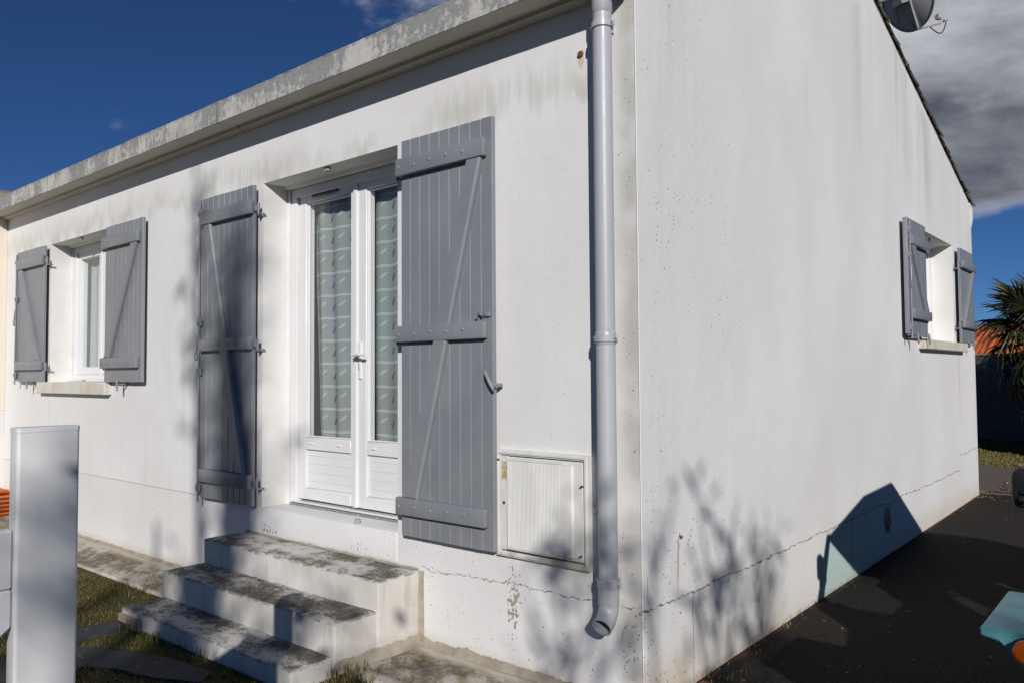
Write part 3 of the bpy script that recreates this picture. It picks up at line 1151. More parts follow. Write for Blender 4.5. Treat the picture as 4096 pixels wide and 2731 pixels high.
# corbelled end of the rear eave
prism('eave_corbel', [(DEPTH - 0.001, 2.70), (DEPTH + 0.10, 2.80), (DEPTH + 0.10, 2.955), (DEPTH - 0.06, 2.975), (DEPTH - 0.06, 2.945), (DEPTH - 0.001, 2.93)], 0, -0.5, 0.004, M_GABLE, house)

# threshold and sills
bm = bmesh.new()
add_box(bm, (-3.0, -0.006, -0.03), (-1.603, 0.245, 0.1375), 0.008, 2)
me = bm_mesh(bm, 'threshold', 40)
place('threshold', me, M_FRONT, house)
box('threshold_rail', (-2.955, 0.192, 0.1385), (-1.64, 0.30, 0.149), M_GREYMETAL, house, 0.003)
box('window_sill', (-6.98, -0.065, 0.872), (-5.375, 0.24, 0.984), M_SILL, house, 0.008, 2)
me = box('window_sill', (-0.24, 4.86, 1.235), (0.065, 6.70, 1.324), M_SILL, house, 0.009, 2).data
# lintel stops and the shutter stop on the sills
for lo, hi in (((-2.335, 0.02, 2.335), (-2.285, 0.045, 2.361)), ((-6.19, 0.02, 2.337), (-6.145, 0.045, 2.361))):
    box('shutter_stop', lo, hi, M_KERB, house, 0.004)
tube('shutter_stop', [(-0.06, 5.66, 2.36), (-0.06, 5.66, 2.315)], 0.008, M_RUST, house)
tube('shutter_stop', [(-2.0, 0.03, 0.135), (-2.0, 0.03, 0.165)], [0.019, 0.017], M_KERB, house, n=12)
tube('shutter_stop', [(-6.12, 0.05, 0.983), (-6.12, 0.05, 1.008)], [0.017, 0.014], M_KERB, house, n=12)

# ------------------------------------------------------------------ shutters
plank_cache = {}


def plank_mesh(w, h, t):
    key = (round(w, 4), round(h, 4))
    if key not in plank_cache:
        bm = bmesh.new()
        v = add_box(bm, (-w / 2, -t, 0), (w / 2, 0, h))
        es = [e for e in bm.edges if abs(e.verts[0].co.z - e.verts[1].co.z) > h * 0.5 and e.verts[0].co.y < -t * 0.5]
        bmesh.ops.bevel(bm, geom=es, offset=0.0045, segments=2, affect='EDGES', profile=0.4)
        plank_cache[key] = bm_mesh(bm, 'plank')
    return plank_cache[key]


bm = bmesh.new()
bmesh.ops.create_uvsphere(bm, u_segments=10, v_segments=6, radius=0.0105)
for v in bm.verts:
    v.co.y *= 0.55
STUD = bm_mesh(bm, 'stud', 60)
STUD.materials.append(M_SHUT)


def shutter(base, x0, x1, z0, z1, hinge, bars, n=9, strip=False, studs=True, label=None):
    """base: matrix whose local x runs along the wall, -y faces out. hinge 'L' or 'R'."""
    W = x1 - x0
    sgn = 1 if hinge == 'L' else -1
    hx = x0 if hinge == 'L' else x1
    U = lambda u: hx + sgn * u                           # distance from hinge -> local x
    bx = lambda ua, ub: (min(U(ua), U(ub)), max(U(ua), U(ub)))
    root = box('shutter', (x0 + 0.006, -0.047, z0 + 0.004), (x1 - 0.006, -0.036, z1 - 0.004), M_SHUT, house, M=base)
    if label:
        root['label'] = label
    pw = W / n
    pm = plank_mesh(pw - 0.0012, z1 - z0, 0.025)
    for i in range(n):
        dz = random.uniform(-0.0012, 0.0012)
        place('plank', pm, M_SHUT, root, base @ Matrix.Translation((x0 + pw * (i + 0.5), -0.0365, z0 + dz)))
    for j, (a, c) in enumerate(bars):
        lo, hi = bx(-0.012, W - 0.032)
        bm = bmesh.new()
        add_box(bm, (lo, -0.100, a), (hi, -0.062, c), 0.009, 2)
        place('ledge', bm_mesh(bm, 'ledge', 40), M_SHUT, root, base)
        if studs:
            for k in range(5):
                u = 0.02 + k * (W - 0.12) / 4.6
                place('stud', STUD, M_SHUT, root, base @ Matrix.Translation((U(u), -0.100, (a + c) / 2 + random.uniform(-0.006, 0.006))))
        # strap hinge knuckle beside the opening
        bm = bmesh.new()
        zc = (a + c) / 2 - 0.012
        lo2, hi2 = bx(-0.035, 0.0)
        add_box(bm, (lo2, -0.062, zc - 0.018), (hi2, -0.053, zc + 0.018), 0.002)
        add_tube(bm, [(U(-0.045), -0.05, zc - 0.036), (U(-0.045), -0.05, zc + 0.036)], 0.010, 10)
        add_tube(bm, [(U(-0.045), -0.05, zc - 0.048), (U(-0.045), -0.05, zc + 0.042)], 0.0055, 8)
        add_box(bm, (U(-0.045) - 0.005, -0.05, zc - 0.04), (U(-0.045) + 0.005, 0.004, zc - 0.028))
        place('hinge', bm_mesh(bm, 'hinge', 45), M_IRON, root, base)
    # diagonal brace
    za, zb = bars[0][1] - 0.004, bars[-1][0] + 0.004
    poly = [(U(0.05), za), (U(0.155), za), (U(W - 0.055), zb), (U(W - 0.158), zb)]
    bm = bmesh.new()
    add_prism(bm, poly, 1, -0.095, -0.062)
    bmesh.ops.recalc_face_normals(bm, faces=bm.faces)
    es = [e for e in bm.edges if e.verts[0].co.y < -0.09 and e.verts[1].co.y < -0.09]
    bmesh.ops.bevel(bm, geom=es, offset=0.011, segments=1, affect='EDGES')
    place('brace', bm_mesh(bm, 'brace'), M_SHUT, root, base)
    if strip:
        lo, hi = bx(W - 0.004, W + 0.030)
        bm = bmesh.new()
        add_box(bm, (lo, -0.072, z0 + 0.012), (hi, -0.034, z1 - 0.004), 0.006, 2)
        place('closing_strip', bm_mesh(bm, 'closing_strip', 40), M_SHUT, root, base)
        # espagnolette rod with guides and ring handle
        bm = bmesh.new()
        add_tube(bm, [(U(W - 0.002), -0.083, z0 - 0.03), (U(W - 0.002), -0.083, z1 - 0.03)], 0.0075, 8)
        place('bolt_rod', bm_mesh(bm, 'bolt_rod', 50), M_IRON, root, base)
        hs = [z0 + 0.07, (z0 + z1) / 2 + 0.18, z1 - 0.11]
        if z1 - z0 > 1.8:
            hs.append(z0 + 0.92)
        for h in hs:
            l, r = bx(W - 0.026, W + 0.030)
            bm = bmesh.new()
            add_box(bm, (l, -0.084, h - 0.028), (r, -0.072, h + 0.028), 0.003)
            add_box(bm, (U(W - 0.002) - 0.013, -0.097, h - 0.013), (U(W - 0.002) + 0.013, -0.080, h + 0.013), 0.003)
            place('bolt_guide', bm_mesh(bm, 'bolt_guide'), M_IRON, root, base)
        h = (z0 + z1) / 2 - 0.02
        pts = [(U(W + 0.022 + 0.020 * math.sin(a)), -0.092, h - 0.05 + 0.028 * math.cos(a)) for a in [k * 2 * math.pi / 12 for k in range(13)]]
        bm = bmesh.new()
        add_tube(bm, pts, 0.0042, 6)
        add_tube(bm, [(U(W + 0.0), -0.088, h + 0.10), (U(W + 0.02), -0.092, h - 0.02)], 0.0065, 6)
        place('ring_handle', bm_mesh(bm, 'ring_handle', 50), M_IRON, root, base)
    return root


F0 = Matrix.Identity(4)
G0 = Matrix.Rotation(math.radians(90), 4, 'Z')
DBARS = [(0.264, 0.360), (1.212, 1.301), (2.142, 2.240)]
WBARS = [(1.104, 1.196), (2.148, 2.250)]
GBARS = [(1.482, 1.566), (2.122, 2.197)]
SH_R = shutter(F0, -1.501, -0.812, 0.146, 2.346, 'L', DBARS, label='tall grey plank shutter folded back beside the meter cabinet')
SH_L = shutter(F0, -3.707, -3.020, 0.146, 2.346, 'R', DBARS, strip=True, label='tall grey plank shutter in tree shade left of the french door')
shutter(F0, -5.392, -4.680, 0.987, 2.346, 'L', WBARS, label='grey plank shutter right of the small front window')
shutter(F0, -7.539, -6.826, 0.987, 2.346, 'R', WBARS, strip=True, label='grey plank shutter left of the small front window')
shutter(G0, 6.43, 7.11, 1.330, 2.338, 'L', GBARS, n=8, studs=False, label='grey plank shutter by the rear corner of the gable wall')
SH_GL = shutter(G0, 4.31, 4.955, 1.338, 2.355, 'R', GBARS, n=8, strip=True, studs=False, label='grey plank shutter nearer the camera beside the gable window')
# hook plate on the tall right shutter
bm = bmesh.new()
add_box(bm, (-0.868, -0.075, 1.322), (-0.825, -0.061, 1.345), 0.002)
pts = [(-0.862 + 0.020 * math.cos(a) - 0.02, -0.088, 1.315 + 0.028 * math.sin(a)) for a in [0.4 + k * 0.35 for k in range(9)]]
add_tube(bm, pts, 0.007, 6)
place('hook', bm_mesh(bm, 'hook', 50), M_IRON, SH_R)
# wall-mounted lever that holds the tall shutter open
bm = bmesh.new()
add_tube(bm, [(-0.795, -0.02, 0.978), (-0.795, -0.098, 0.978)], 0.011, 10)
add_tube(bm, [(-0.794, -0.092, 0.972), (-0.808, -0.098, 0.998), (-0.826, -0.102, 1.035), (-0.834, -0.100, 1.056)], [0.012, 0.0105, 0.009, 0.005], 8)
add_tube(bm, [(-0.794, -0.092, 0.972), (-0.786, -0.092, 0.952)], [0.011, 0.006], 8)
place('shutter_catch', bm_mesh(bm, 'shutter_catch', 60), M_IRON, house)


def catch_under(x, y, z, ax):
    """small tilting catch under a window shutter"""
    bm = bmesh.new()
    if ax == 'x':
        add_tube(bm, [(x, 0.0, z), (x, -0.095, z)], 0.007, 8)
        add_tube(bm, [(x, -0.093, z + 0.045), (x, -0.096, z), (x + 0.012, -0.096, z - 0.055)], [0.006, 0.011, 0.006], 8)
    else:
        add_tube(bm, [(0.0, y, z), (0.095, y, z)], 0.007, 8)
        add_tube(bm, [(0.093, y, z + 0.045), (0.096, y, z), (0.096, y + 0.012, z - 0.055)], [0.006, 0.011, 0.006], 8)
    place('shutter_catch', bm_mesh(bm, 'shutter_catch', 60), M_IRON, house)


catch_under(-5.05, 0, 0.966, 'x')
catch_under(-7.15, 0, 0.966, 'x')
catch_under(0, 4.85, 1.322, 'y')
catch_under(0, 4.45, 1.322, 'y')
catch_under(0, 6.85, 1.312, 'y')

# ------------------------------------------------------------------ french door
FY = 0.205                                                         # front of the fixed frame
dframe = None


def ring_frame(name, x0, x1, z0, z1, w, y0, y1, material, parent, M=None, bevel=0.004, wb=None, wt=None, wl=None, wr=None):
    wb = w if wb is None else wb
    wt = w if wt is None else wt
    wl = w if wl is None else wl
    wr = w if wr is None else wr
    bm = bmesh.new()
    o_ = [(x0, z0), (x1, z0), (x1, z1), (x0, z1)]
    i_ = [(x0 + wl, z0 + wb), (x1 - wr, z0 + wb), (x1 - wr, z1 - wt), (x0 + wl, z1 - wt)]
    lay = []
    for y in (y0, y1):
        lay.append(([bm.verts.new((a, y, c)) for a, c in o_], [bm.verts.new((a, y, c)) for a, c in i_]))
    for k in range(4):
        k2 = (k + 1) % 4
        (oa, ia), (ob, ib) = lay
        bm.faces.new((oa[k], oa[k2], ia[k2], ia[k]))
        bm.faces.new((ob[k], ib[k], ib[k2], ob[k2]))
        bm.faces.new((oa[k], ob[k], ob[k2], oa[k2]))
        bm.faces.new((ia[k], ia[k2], ib[k2], ib[k]))
    bmesh.ops.recalc_face_normals(bm, faces=bm.faces)
    if bevel:
        es = [e for e in bm.edges if e.verts[0].co.y < y0 + 1e-5 and e.verts[1].co.y < y0 + 1e-5 and len(e.link_faces) == 2 and abs(e.link_faces[0].normal.dot(e.link_faces[1].normal)) < 0.5]
        bmesh.ops.bevel(bm, geom=es, offset=bevel, segments=2, affect='EDGES')
    return place(name, bm_mesh(bm, name, 40), material, parent, M)


fd = ring_frame('french_door', -2.9585, -1.6315, 0.153, 2.342, 0.062, FY, FY + 0.075, M_PVC, house, wb=0.012)
for k, (a, c) in enumerate(((-2.893, -2.262), (-2.2585, -1.697))):
    g0, g1 = (a + 0.078, c - 0.058) if k == 0 else (a + 0.098, c - 0.082)
    # stiles and rails of the leaf
    bm = bmesh.new()
    y0, y1 = FY + 0.022, FY + 0.095
    add_box(bm, (a, y0, 0.180), (g0, y1, 2.303), 0.004)
    add_box(bm, (g1, y0, 0.180), (c, y1, 2.303), 0.004)
    for (za, zc) in ((0.180, 0.258), (0.522, 0.606), (2.232, 2.303)):
        add_box(bm, (g0 + 0.0005, y0 + 0.001, za), (g1 - 0.0005, y1, zc), 0.004)
    leaf = place('door_leaf', bm_mesh(bm, 'door_leaf', 40), M_PVC, fd)
    box('glass_pane', (g0, y0 + 0.030, 0.604), (g1, y0 + 0.036, 2.234), M_GLASS, fd)
    ring_frame('glazing_bead', g0 + 0.0008, g1 - 0.0008, 0.6068, 2.2312, 0.011, y0 + 0.012, y0 + 0.029, M_PVC, fd, bevel=0.006)
    # tongue and groove panel boards
    zz = [0.259, 0.305, 0.363, 0.421, 0.478, 0.521]
    for i in range(5):
        box('panel_board', (g0 + 0.001, y0 + 0.020, zz[i] + 0.0004), (g1 - 0.001, y0 + 0.034, zz[i + 1] - 0.0004), M_PVC, fd, 0.0018)
    for wx in ((a + 0.146, a + 0.453) if k == 0 else (a + 0.17, a + 0.44)):
        bm = bmesh.new()
        add_box(bm, (wx - 0.022, y0 - 0.008, 0.560), (wx + 0.022, y0 + 0.002, 0.572), 0.003)
        place('drain_cap', bm_mesh(bm, 'drain_cap'), M_PVC, fd)
# astragal and drip rail
box('astragal', (-2.283, FY + 0.008, 0.178), (-2.242, FY + 0.030, 2.303), M_PVC, fd, 0.007, 2)
bm = bmesh.new()
for i in range(1):
    add_box(bm, (-2.735, FY + 0.008, 2.262), (-2.452, FY + 0.024, 2.286), 0.004)
vent = place('air_vent', bm_mesh(bm, 'air_vent'), M_VENT, fd)
box('vent_hood', (-2.738, FY + 0.002, 2.279), (-2.449, FY + 0.0235, 2.291), M_PVC, fd, 0.003)
# lever handle with plate and lock cylinder
box('handle_plate', (-2.2415 + 0.012, FY + 0.010, 1.006), (-2.2415 + 0.042, FY + 0.0235, 1.246), M_PVC, fd, 0.006, 2)
bm = bmesh.new()
add_tube(bm, [(-2.215, FY + 0.012, 1.163), (-2.215, FY - 0.045, 1.163)], 0.011, 12)
add_tube(bm, [(-2.222, FY - 0.045, 1.163), (-2.18, FY - 0.048, 1.164), (-2.105, FY - 0.040, 1.160)], [0.0115, 0.0105, 0.009], 10)
place('handle', bm_mesh(bm, 'handle', 60), M_PVC, fd)
box('lock_cylinder', (-2.222, FY + 0.004, 1.070), (-2.207, FY + 0.0125, 1.104), M_STEEL, fd, 0.003)


# ------------------------------------------------------------------ small windows
def small_window(hole, base, label):
    a, b_, c, d = hole
    y0 = FY
    fr = ring_frame('window', a + 0.0315, b_ - 0.0315, c + 0.018, d - 0.0195, 0.058, y0, y0 + 0.07, M_PVC, house, base, wb=0.05)
    fr['label'] = label
    mid = (a + b_) / 2
    for (p, q) in ((a + 0.075, mid - 0.0005), (mid + 0.0005, b_ - 0.075)):
        ring_frame('sash', p, q, c + 0.066, d - 0.070, 0.078, y0 + 0.018, y0 + 0.085, M_PVC, fr, base, bevel=0.006)
        box('glass_pane', (p + 0.077, y0 + 0.045, c + 0.142), (q - 0.077, y0 + 0.051, d - 0.147), M_GLASS, fr, M=base)
    box('astragal', (mid - 0.02, y0 + 0.006, c + 0.067), (mid + 0.02, y0 + 0.0185, d - 0.071), M_PVC, fr, 0.004, M=base)
    box('sub_sill', (a + 0.006, 0.16, c + 0.002), (b_ - 0.006, 0.30, c + 0.019), M_PVC, fr, 0.003, M=base)
    return fr


small_window(WIN, F0, 'white framed window with a plain net curtain')
small_window(GWIN, G0, 'white framed window in the gable wall')


# curtains
def curtain(name, x0, x1, z0, z1, y, folds, amp, material, seed, label, base=F0, hem=0.0):
    rnd = random.Random(seed)
    n, m = 140, 26
    ph = [rnd.uniform(0, 6.28) for _ in range(4)]
    vs, fs, uv = [], [], []
    def off(t, s):
        f = folds * 2 * math.pi
        return amp * (math.sin(t * f + ph[0] + 0.5 * math.sin(t * 9 + ph[1])) * 0.6 + 0.5 * math.sin(t * f * 0.53 + ph[2])) * (0.55 + 0.45 * s)
    arc = [0.0]
    for i in range(1, n + 1):
        a0, a1 = off((i - 1) / n, 1), off(i / n, 1)
        arc.append(arc[-1] + math.hypot((x1 - x0) / n, a1 - a0))
    for j in range(m + 1):
        s = j / m
        for i in range(n + 1):
            t = i / n
            yy = y + off(t, s)
            z = z1 + (z0 - z1) * s
            xx = x0 + (x1 - x0) * t + (hem * (1 - t) * s)
            vs.append((xx, yy, z + 0.002 * math.sin(t * folds * 6 + ph[3])))
            uv.append((arc[i], z))
    for j in range(m):
        for i in range(n):
            a = j * (n + 1) + i
            fs.append((a, a + n + 1, a + n + 2, a + 1))
    o = sheet(name, vs, fs, material, None, base, smooth=80)
    lay = o.data.uv_layers.new(name='UVMap')
    for l in o.data.loops:
        lay.data[l.index].uv = uv[l.vertex_index]
    tag(o, label, 'curtain')
    return o


curtain('curtain', -2.90, -2.27, 0.58, 2.29, 0.342, 3.1, 0.030, M_CURT, 3, 'sheer leaf-patterned curtain behind the left pane of the french door', hem=0.07)
curtain('curtain', -2.26, -1.70, 0.58, 2.29, 0.342, 2.9, 0.030, M_CURT, 8, 'sheer leaf-patterned curtain behind the right pane of the french door')
curtain('curtain', -6.68, -5.6, 1.08, 2.28, 0.335, 8.0, 0.016, M_CURT2, 5, 'plain white net curtain behind the small front window')

# ------------------------------------------------------------------ downpipe
PX, PY, PR = -0.122, -0.082, 0.0435
bm = bmesh.new()
add_tube(bm, [(PX, PY, 0.02), (PX, PY, 2.66)], PR, 28, cap=False)
dp = place('downpipe', bm_mesh(bm, 'downpipe', 60), M_PIPE, house)
bm = bmesh.new()
add_tube(bm, [(PX, PY, 2.655), (PX, PY, 2.66), (PX, PY, 2.80)], [PR, PR + 0.0035, PR + 0.0035], 28, cap=False)
place('pipe_socket', bm_mesh(bm, 'pipe_socket', 40), M_PIPE, dp)
bm = bmesh.new()
add_tube(bm, [(PX, PY, 1.158), (PX, PY, 1.162), (PX, PY, 1.215), (PX, PY, 1.22)], [PR, PR + 0.003, PR + 0.003, PR], 28, cap=False)
place('pipe_socket', bm_mesh(bm, 'pipe_socket', 40), M_PIPE, dp)
# shoe: collar and curved outlet, hollow
bm = bmesh.new()
pts, rad = [(PX, PY, 0.105), (PX, PY, 0.03), (PX, PY, 0.025)], [PR + 0.0035, PR + 0.0035, PR + 0.001]
R0 = 0.085
for k in range(1, 9):
    a = math.radians(66) * k / 8
    pts.append((PX + 0.10 * R0 * (1 - math.cos(a)), PY - R0 * (1 - math.cos(a)), 0.022 - R0 * math.sin(a)))
    rad.append(PR + 0.001)
d_end = (Vector(pts[-1]) - Vector(pts[-2])).normalized()
pts.append(tuple(Vector(pts[-1]) + d_end * 0.018)); rad.append(PR + 0.001)
outer = list(pts)
pts2 = pts + [tuple(Vector(p)) for p in reversed(pts)]
rad2 = rad + [r - 0.0045 for r in reversed(rad)]
rings = []
add_tube(bm, pts, rad, 28, cap=False)
add_tube(bm, pts, [r - 0.0045 for r in rad], 28, cap=False)
me = bm_mesh(bm, 'pipe_shoe', 50, recalc=False)
place('pipe_shoe', me, M_PIPE, dp)
# rim closing the two skins
bm = bmesh.new()
t = d_end
a_ = Vector((1, 0, 0)); a_ = (a_ - t * a_.dot(t)).normalized(); b2 = t.cross(a_)
e = Vector(pts[-1])
ri = [bm.verts.new(e + (a_ * math.cos(k * 2 * math.pi / 28) + b2 * math.sin(k * 2 * math.pi / 28)) * (PR - 0.0035)) for k in range(28)]
ro = [bm.verts.new(e + (a_ * math.cos(k * 2 * math.pi / 28) + b2 * math.sin(k * 2 * math.pi / 28)) * (PR + 0.0012)) for k in range(28)]
for k in range(28):
    bm.faces.new((ri[k], ri[(k + 1) % 28], ro[(k + 1) % 28], ro[k]))
place('pipe_rim', bm_mesh(bm, 'pipe_rim', 50), M_PIPE, dp)
for zc in (2.60, 1.185, 0.112):
    bm = bmesh.new()
    add_tube(bm, [(PX, PY, zc - 0.015), (PX, PY, zc - 0.012), (PX, PY, zc + 0.012), (PX, PY, zc + 0.015)], [PR + 0.002, PR + 0.0075, PR + 0.0075, PR + 0.002], 28, cap=False)
    for s in (-1, 1):
        add_box(bm, (PX + s * 0.056 - 0.008, PY - 0.007, zc - 0.014), (PX + s * 0.056 + 0.008, PY + 0.007, zc + 0.014), 0.004)
    add_box(bm, (PX - 0.012, PY + 0.04, zc - 0.01), (PX + 0.012, 0.0, zc + 0.01))
    br = place('pipe_bracket', bm_mesh(bm, 'pipe_bracket', 40), M_PIPE, dp)
    tube('screw', [(PX + 0.058, PY - 0.006, zc), (PX + 0.058, PY - 0.011, zc)], 0.0045, M_STEEL, dp, n=8)

# rusty nails, old fixing, broken outlet in the walls
tube('rusty_nail', [(0.0, 0.338, 0.268), (0.016, 0.338, 0.262)], [0.005, 0.007], M_RUST, house, n=8)
tube('rusty_fixing', [(-0.298, 0.004, 2.545), (-0.298, -0.012, 2.541)], [0.019, 0.013], M_RUST, house, n=7)
bm = bmesh.new()
pts = []
for k in range(22):
    a = 2 * math.pi * k / 22
    rr = 1 + 0.16 * mnoise.noise(Vector((math.cos(a) * 2, math.sin(a) * 2, 1)))
    pts.append((3.735 + 0.085 * rr * math.cos(a), -0.148 + 0.105 * rr * math.sin(a)))
f1 = [bm.verts.new((0.0035, p, q)) for p, q in pts]
bm.faces.new(f1)
place('render_scar', bm_mesh(bm, 'render_scar', recalc=False), M_MORTAR, house)
tube('pipe_stub', [(-0.02, 3.735, -0.16), (0.016, 3.735, -0.16)], [0.055, 0.05], M_STONE, house, n=16)


# mortar fillets at the foot of the wall
def fillet(name, pts, w, h, parent, seed):
    bm = bmesh.new()
    rows = []
    for i in range(len(pts) - 1):
        p0, p1 = Vector(pts[i]), Vector(pts[i + 1])
        n = max(2, int((p1 - p0).length / 0.02))
        d = (p1 - p0).normalized()
        out = Vector((d.y, -d.x, 0))
        for k in range(n + 1):
            p = p0.lerp(p1, k / n)
            ww = w * (1 + 0.5 * mnoise.noise(Vector((p.x * 9, p.y * 9, seed))) + 0.25 * mnoise.noise(Vector((p.x * 40, p.y * 40, seed))))
            hh = h * (1 + 0.45 * mnoise.noise(Vector((p.x * 8, p.y * 8, seed + 4))) + 0.3 * mnoise.noise(Vector((p.x * 45, p.y * 45, seed))))
            rows.append([bm.verts.new(p + out * 0.0015 + Vector((0, 0, hh))), bm.verts.new(p + out * ww * 0.35 + Vector((0, 0, hh * 0.42))), bm.verts.new(p + out * ww + Vector((0, 0, 0.002)))])
    for i in range(len(rows) - 1):
        for k in range(2):
            bm.faces.new((rows[i][k], rows[i + 1][k], rows[i + 1][k + 1], rows[i][k + 1]))
    return place(name, bm_mesh(bm, name, 60), M_MORTAR, parent)


fillet('mortar_fillet', [(-8.05, 0, -0.4465), (-3.16, 0, -0.4465)], 0.020, 0.022, house, 1.0)
fillet('mortar_fillet', [(-1.405, 0, -0.4465), (-0.01, 0, -0.4465)], 0.030, 0.042, house, 2.0)

# ================================================================== concrete steps
SZ = [-0.048, -0.206, -0.370]
SY = [-0.302, -0.575, -0.835]
steps = thing('concrete_steps', (-2.3, -0.4, GZ), 'three weathered concrete steps with black lichen below the french door', 'steps')


def step_block(x0, x1, y0, y1, z1, bev, skew=(0, 0)):
    """slab y0 (front) .. y1 (back); nosing and end edges rounded; surface unevenly cast"""
    bm = bmesh.new()
    v = add_box(bm, (x0, y0, -0.56), (x1, y1, z1))
    for vv in bm.verts:
        if abs(vv.co.y - y0) < 1e-5:
            vv.co.y += skew[0] if vv.co.x < (x0 + x1) / 2 else skew[1]
    es = []
    for e_ in bm.edges:
        a, b_ = e_.verts[0].co, e_.verts[1].co
        top = abs(a.z - z1) < 1e-5 and abs(b_.z - z1) < 1e-5
        front = a.y < y1 - 0.05 and b_.y < y1 - 0.05
        if (top and front) or (top and abs(a.x - b_.x) < 1e-5) or (front and abs(a.z - b_.z) > 0.1):
            es.append(e_)
    bmesh.ops.bevel(bm, geom=es, offset=bev, segments=3, affect='EDGES', profile=0.5)
    for _ in range(6):
        long = [e_ for e_ in bm.edges if e_.calc_length() > 0.06]
        if not long:
            break
        bmesh.ops.subdivide_edges(bm, edges=long, cuts=1)
    bmesh.ops.triangulate(bm, faces=[f for f in bm.faces if len(f.verts) > 4])
    me = bm_mesh(bm, 'step', 50)
    roughen(me, 0.0035, 5.0)
    for vv in me.vertices:
        g = mnoise.noise(vv.co * 14)
        if vv.co.z > z1 - 0.03 and vv.co.y < y0 + 0.03 and g > 0.25:
            vv.co.z -= 0.010 * (g - 0.25) * 2
            vv.co.y += 0.008 * (g - 0.25) * 2
    return place('step', me, M_STEP, steps)


step_block(-3.175, -1.415, SY[0], -0.001, SZ[0], 0.012, (-0.018, 0.0))
step_block(-3.185, -1.432, SY[1], SY[0] - 0.0005, SZ[1], 0.014, (-0.016, 0.008))
step_block(-3.165, -1.445, SY[2], SY[1] - 0.0005, SZ[2], 0.014, (-0.018, 0.022))
# broken left end of the lowest step: bared stone under the nosing
bm = bmesh.new()
add_box(bm, (-3.185, -0.868, -0.50), (-2.905, -0.80, -0.405), 0.012, 2)
bmesh.ops.subdivide_edges(bm, edges=[e_ for e_ in bm.edges if e_.calc_length() > 0.03], cuts=2)
me = bm_mesh(bm, 'exposed_stone', 50)
roughen(me, 0.010, 14.0)
place('exposed_stone', me, M_STONE, steps)
# mortar at the right side and the joint with the wall
fillet('mortar_fillet', [(-1.405, -0.02, -0.4465), (-1.412, -0.30, -0.4465), (-1.425, -0.56, -0.452)][::-1], 0.030, 0.055, steps, 5.0)
bm = bmesh.new()
rows = []
for k in range(30):
    z = -0.45 + 0.405 * k / 29
    w = 0.020 + 0.008 * mnoise.noise(Vector((0, 3, z * 14)))
    rows.append((bm.verts.new((-1.414, -0.016 - 0.006 * mnoise.noise(Vector((5, 3, z * 17))), z)), bm.verts.new((-1.403, -0.006, z)), bm.verts.new((-1.414 + w + 0.008, -0.0012, z))))
for k in range(29):
    bm.faces.new((rows[k][0], rows[k][1], rows[k + 1][1], rows[k + 1][0]))
    bm.faces.new((rows[k][1], rows[k][2], rows[k + 1][2], rows[k + 1][1]))
place('mortar_joint', bm_mesh(bm, 'mortar_joint', 60), M_MORTAR, steps)
fillet('mortar_fillet', [(-3.17, -0.007, SZ[0] + 0.002), (-1.42, -0.007, SZ[0] + 0.002)], 0.016, 0.012, steps, 9.0)

# ================================================================== meter cabinet
cab = thing('meter_cabinet', (-0.543, 0, 0.13), 'square off-white meter cabinet with ribbed door beside the downpipe', 'meter box')
CM = Matrix.Identity(4)
sh_ = Matrix.Identity(4)
ring_frame('frame', -0.826, -0.262, 0.128, 0.655, 0.026, -0.036, 0.0, M_CAB, cab, bevel=0.008)
box('recess', (-0.80, -0.006, 0.154), (-0.288, -0.001, 0.629), M_DARKGAP, cab)
bm = bmesh.new()
# door leaf: flat left column, rebated right part
add_box(bm, (-0.799, -0.026, 0.160), (-0.748, -0.007, 0.625), 0.003)
add_box(bm, (-0.7478, -0.023, 0.160), (-0.294, -0.0072, 0.622), 0.004)
door = place('door', bm_mesh(bm, 'door'), M_CAB, cab)
# ribbed panel, proud of the door, with plain sloping margin on the right
bm = bmesh.new()
x0, x1, z0, z1 = -0.744, -0.405, 0.166, 0.617
nr = 40
prof = [(x0, -0.022), (x0, -0.040), (x0 + 0.006, -0.046)]
for k in range(nr):
    xa = x0 + 0.008 + (x1 - x0 - 0.012) * k / nr
    xb = x0 + 0.008 + (x1 - x0 - 0.012) * (k + 0.55) / nr
    prof += [(xa, -0.0478), (xa + 0.0014, -0.0495), (xb, -0.0495), (xb + 0.0014, -0.0478)]
prof += [(x1, -0.0465), (x1 + 0.05, -0.036), (x1 + 0.055, -0.022)]
add_prism(bm, prof, 2, z0 + 0.012, z1 - 0.012)
place('ribbed_panel', bm_mesh(bm, 'ribbed_panel'), M_CAB, door)
for za, zb, nm in ((z1 - 0.0119, z1 - 0.002, 'panel_edge'), (z0 + 0.002, z0 + 0.0119, 'panel_edge')):
    bm = bmesh.new()
    add_box(bm, (x0 + 0.002, -0.0452, za), (x1 + 0.008, -0.0225, zb), 0.003)
    place(nm, bm_mesh(bm, nm), M_CAB, door)
# lock plate, screws
box('lock_plate', (-0.788, -0.0285, 0.375), (-0.760, -0.0262, 0.464), M_CAB, door, 0.001)
tube('lock', [(-0.774, -0.0265, 0.392), (-0.774, -0.0305, 0.392)], 0.008, M_DARKGAP, door, n=14)
for sx, sz in ((-0.806, 0.605), (-0.298, 0.512), (-0.306, 0.192)):
    tube('screw', [(sx, -0.022, sz), (sx, -0.0395, sz)], 0.005, M_RUST, cab, n=8)
# the sticker and its print
stk = box('sticker', (-0.792, -0.0272, 0.506), (-0.7485, -0.0264, 0.598), M_STICK, door)


def flat_poly(name, pts, y, material, parent):
    vs = [(a, y, c) for a, c in pts]
    return sheet(name, vs, [tuple(range(len(vs)))], material, parent)


